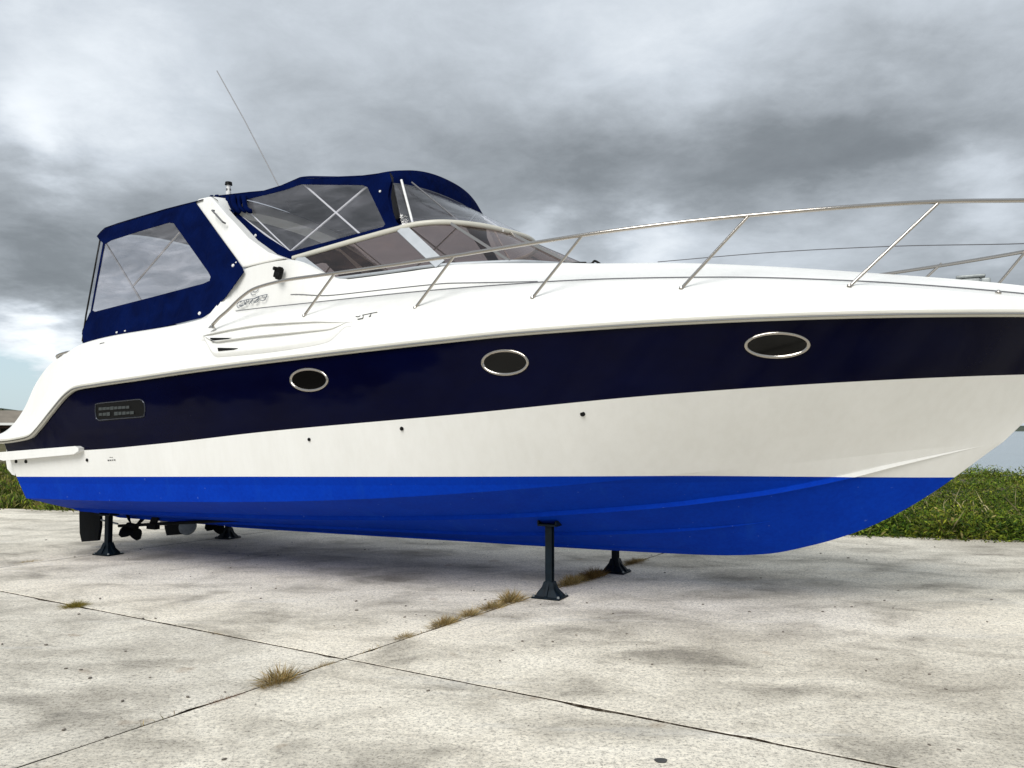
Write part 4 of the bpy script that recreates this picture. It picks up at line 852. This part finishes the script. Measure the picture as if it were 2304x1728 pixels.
# ---- running gear
for sg in (1, -1):
    dxr = 0 if sg > 0 else .14; dzr = 0 if sg > 0 else -.05
    def R_(s, t, u): return Vector((s+dxr, -t*sg, u+dzr*(u < .5)))
    bm = bmesh.new(); pr = [(-.95, .66), (-.62, .70), (-.55, .62), (-.545, .30), (-.58, .125), (-.90, .09), (-.945, .20), (-.965, .45)]
    a_ = [bm.verts.new(R_(s, .64, u)) for s, u in pr]; b2 = [bm.verts.new(R_(s, .60, u)) for s, u in pr]; m = len(pr)
    bm.faces.new(a_); bm.faces.new(b2[::-1]); [bm.faces.new((a_[i], b2[i], b2[(i+1) % m], a_[(i+1) % m])) for i in range(m)]; bevel(bm, .012, 2); rd = bmo('rudder', bm, MAT['gear'], boat, True, 40)
    tube('rudder_arm', [R_(-.60, .62, .40), R_(-.22, .62, .36)], .012, MAT['greymetal'], rd)
    tube('propeller_shaft', [R_(1.9, .62, bottom_u(1.9, .62)+.02), R_(-.20, .62, .335)], .020, MAT['gear'], boat)
    bm = bmesh.new(); sweep(bm, [R_(.42, .62, .36), R_(.50, .62, .52), R_(.52, .62, bottom_u(.5, .62)+.03)], rect(.014, .05)); box(bm, R_(.44, .62, .365), (.16, .07, .07)); bmo('shaft_strut', bm, MAT['gear'], boat)
    # propeller with four twisted blades
    bm = bmesh.new(); hubc = R_(.06, .62, .342)
    bmesh.ops.create_cone(bm, segments=16, radius1=.05, radius2=.035, depth=.16, cap_ends=True, matrix=Matrix.Translation(hubc) @ Matrix.Rotation(math.pi/2, 4, 'Y'))
    pp = bmo('propeller', bm, MAT['gear'], boat, True, 40)
    for k in range(4):
        a0 = k*math.pi/2+.5; bm = bmesh.new(); rows_ = []
        for q in np.linspace(0, 1, 7):
            r = .04+.165*q; ch = .055+.11*math.sin(math.pi*min(1, q*.9+.12)); tw = 1.0-.5*q; row = []
            for w in np.linspace(-.5, .5, 6):
                off = w*ch; ang = a0+off*math.cos(tw)*1.0/max(r, .06)*.9; x = off*math.sin(tw)
                row.append(bm.verts.new(hubc+Vector((x, r*math.cos(ang), r*math.sin(ang)))))
            rows_.append(row)
        for i in range(6):
            for j in range(5): bm.faces.new((rows_[i][j], rows_[i][j+1], rows_[i+1][j+1], rows_[i+1][j]))
        ob = bmo('blade', bm, MAT['gear'], pp, True); md = ob.modifiers.new('t', 'SOLIDIFY'); md.thickness = .008
bm = bmesh.new(); box(bm, (-.12, .02, .325), (.10, .07, .07), Matrix.Rotation(.3, 4, 'Y')); bevel(bm, .015, 2); bmo('depth_transducer', bm, MAT['beige'], boat, True, 40)
bm = bmesh.new(); bmesh.ops.create_cone(bm, segments=24, radius1=.13, radius2=.13, depth=.03, cap_ends=True, matrix=Matrix.Translation((-.33, .60, .20)) @ Matrix.Rotation(1.2, 4, 'X') @ Matrix.Rotation(.3, 4, 'Y')); bmo('anode', bm, MAT['greymetal'], boat, True, 40)

# ================================================================== THE STANDS
def to_boat(x, y): d = Vector((x, y))-O2; return d.dot(F2), d.dot(N2)
def stand(x, y, rz, label):
    s, t = to_boat(x, y); top = bottom_u(s, abs(t))-.012
    o = thing('boat_stand', label, 'stand', (x, y, .004), rz, 'four steel stands under the boat')
    bm = bmesh.new(); box(bm, (0, 0, .008), (.285, .235, .016)); bevel(bm, .003, 1); bmo('base_plate', bm, MAT['stand'], o)
    bm = bmesh.new()   # H-section post, slightly tapered
    for dx, dy, w, d in ((0, .029, .066, .009), (0, -.029, .066, .009), (0, 0, .012, .050)):
        vs_ = box(bm, (dx, dy, top/2), (w, d, top-.02))
    bmo('post', bm, MAT['stand'], o)
    for k in range(4):
        a = k*math.pi/2; bm = bmesh.new(); r1 = .132 if k % 2 == 0 else .108; r0 = .03
        pr = [(r0, .016), (r1, .016), (r1, .030), (r0+.030, .115), (r0, .16)]; M = Matrix.Rotation(a, 4, 'Z')
        for wy, flip in ((.05, 1), (-.05, -1)): pass
        a_ = [bm.verts.new(M @ Vector((r, .012, z))) for r, z in pr]; b2 = [bm.verts.new(M @ Vector((r, -.012, z))) for r, z in pr]
        bm.faces.new(a_); bm.faces.new(b2[::-1]); [bm.faces.new((a_[i], b2[i], b2[(i+1) % 5], a_[(i+1) % 5])) for i in range(5)]; bmo('gusset', bm, MAT['stand'], o)
    # sloping skirt plates between the gussets
    bm = bmesh.new(); L0 = [(-.145, -.115), (.145, -.115), (.145, .115), (-.145, .115)]; L1 = [(-.05, -.043), (.05, -.043), (.05, .043), (-.05, .043)]
    a_ = [bm.verts.new((p[0]*.82, p[1]*.82, .018)) for p in L0]; m_ = [bm.verts.new((p[0]*.46, p[1]*.50, .08)) for p in L0]; b2 = [bm.verts.new((p[0]*.9, p[1]*.95, .150)) for p in L1]
    for R0, R1 in ((a_, m_), (m_, b2)):
        for i in range(4): bm.faces.new((R0[i], R0[(i+1) % 4], R1[(i+1) % 4], R1[i]))
    bmo('skirt', bm, MAT['stand'], o)
    bm = bmesh.new(); box(bm, (0, 0, top-.016), (.19, .14, .018)); [box(bm, (dx, 0, top+.004), (.014, .14, .045)) for dx in (-.09, .09)]; bmo('head_plate', bm, MAT['stand'], o)
    for dx, dy in ((-.125, -.095), (.125, -.095), (-.125, .095), (.125, .095)):
        bm = bmesh.new(); bmesh.ops.create_cone(bm, segments=6, radius1=.013, radius2=.011, depth=.018, cap_ends=True, matrix=Matrix.Translation((dx, dy, .024))); bmo('bolt', bm, MAT['greymetal'], o)
stand(.356, 7.959, -.45, 'dark blue steel stand nearest the viewer, tallest, beneath the forward hull')
stand(1.145, 9.335, -.5, 'dark blue steel stand beyond the keel at the front, by the brown weeds')
stand(-5.092, 10.629, -.45, 'dark blue steel stand beside the near rudder at the stern')
stand(-4.112, 12.197, -.45, 'short dark steel stand farthest away, showing only its flared foot under the keel')
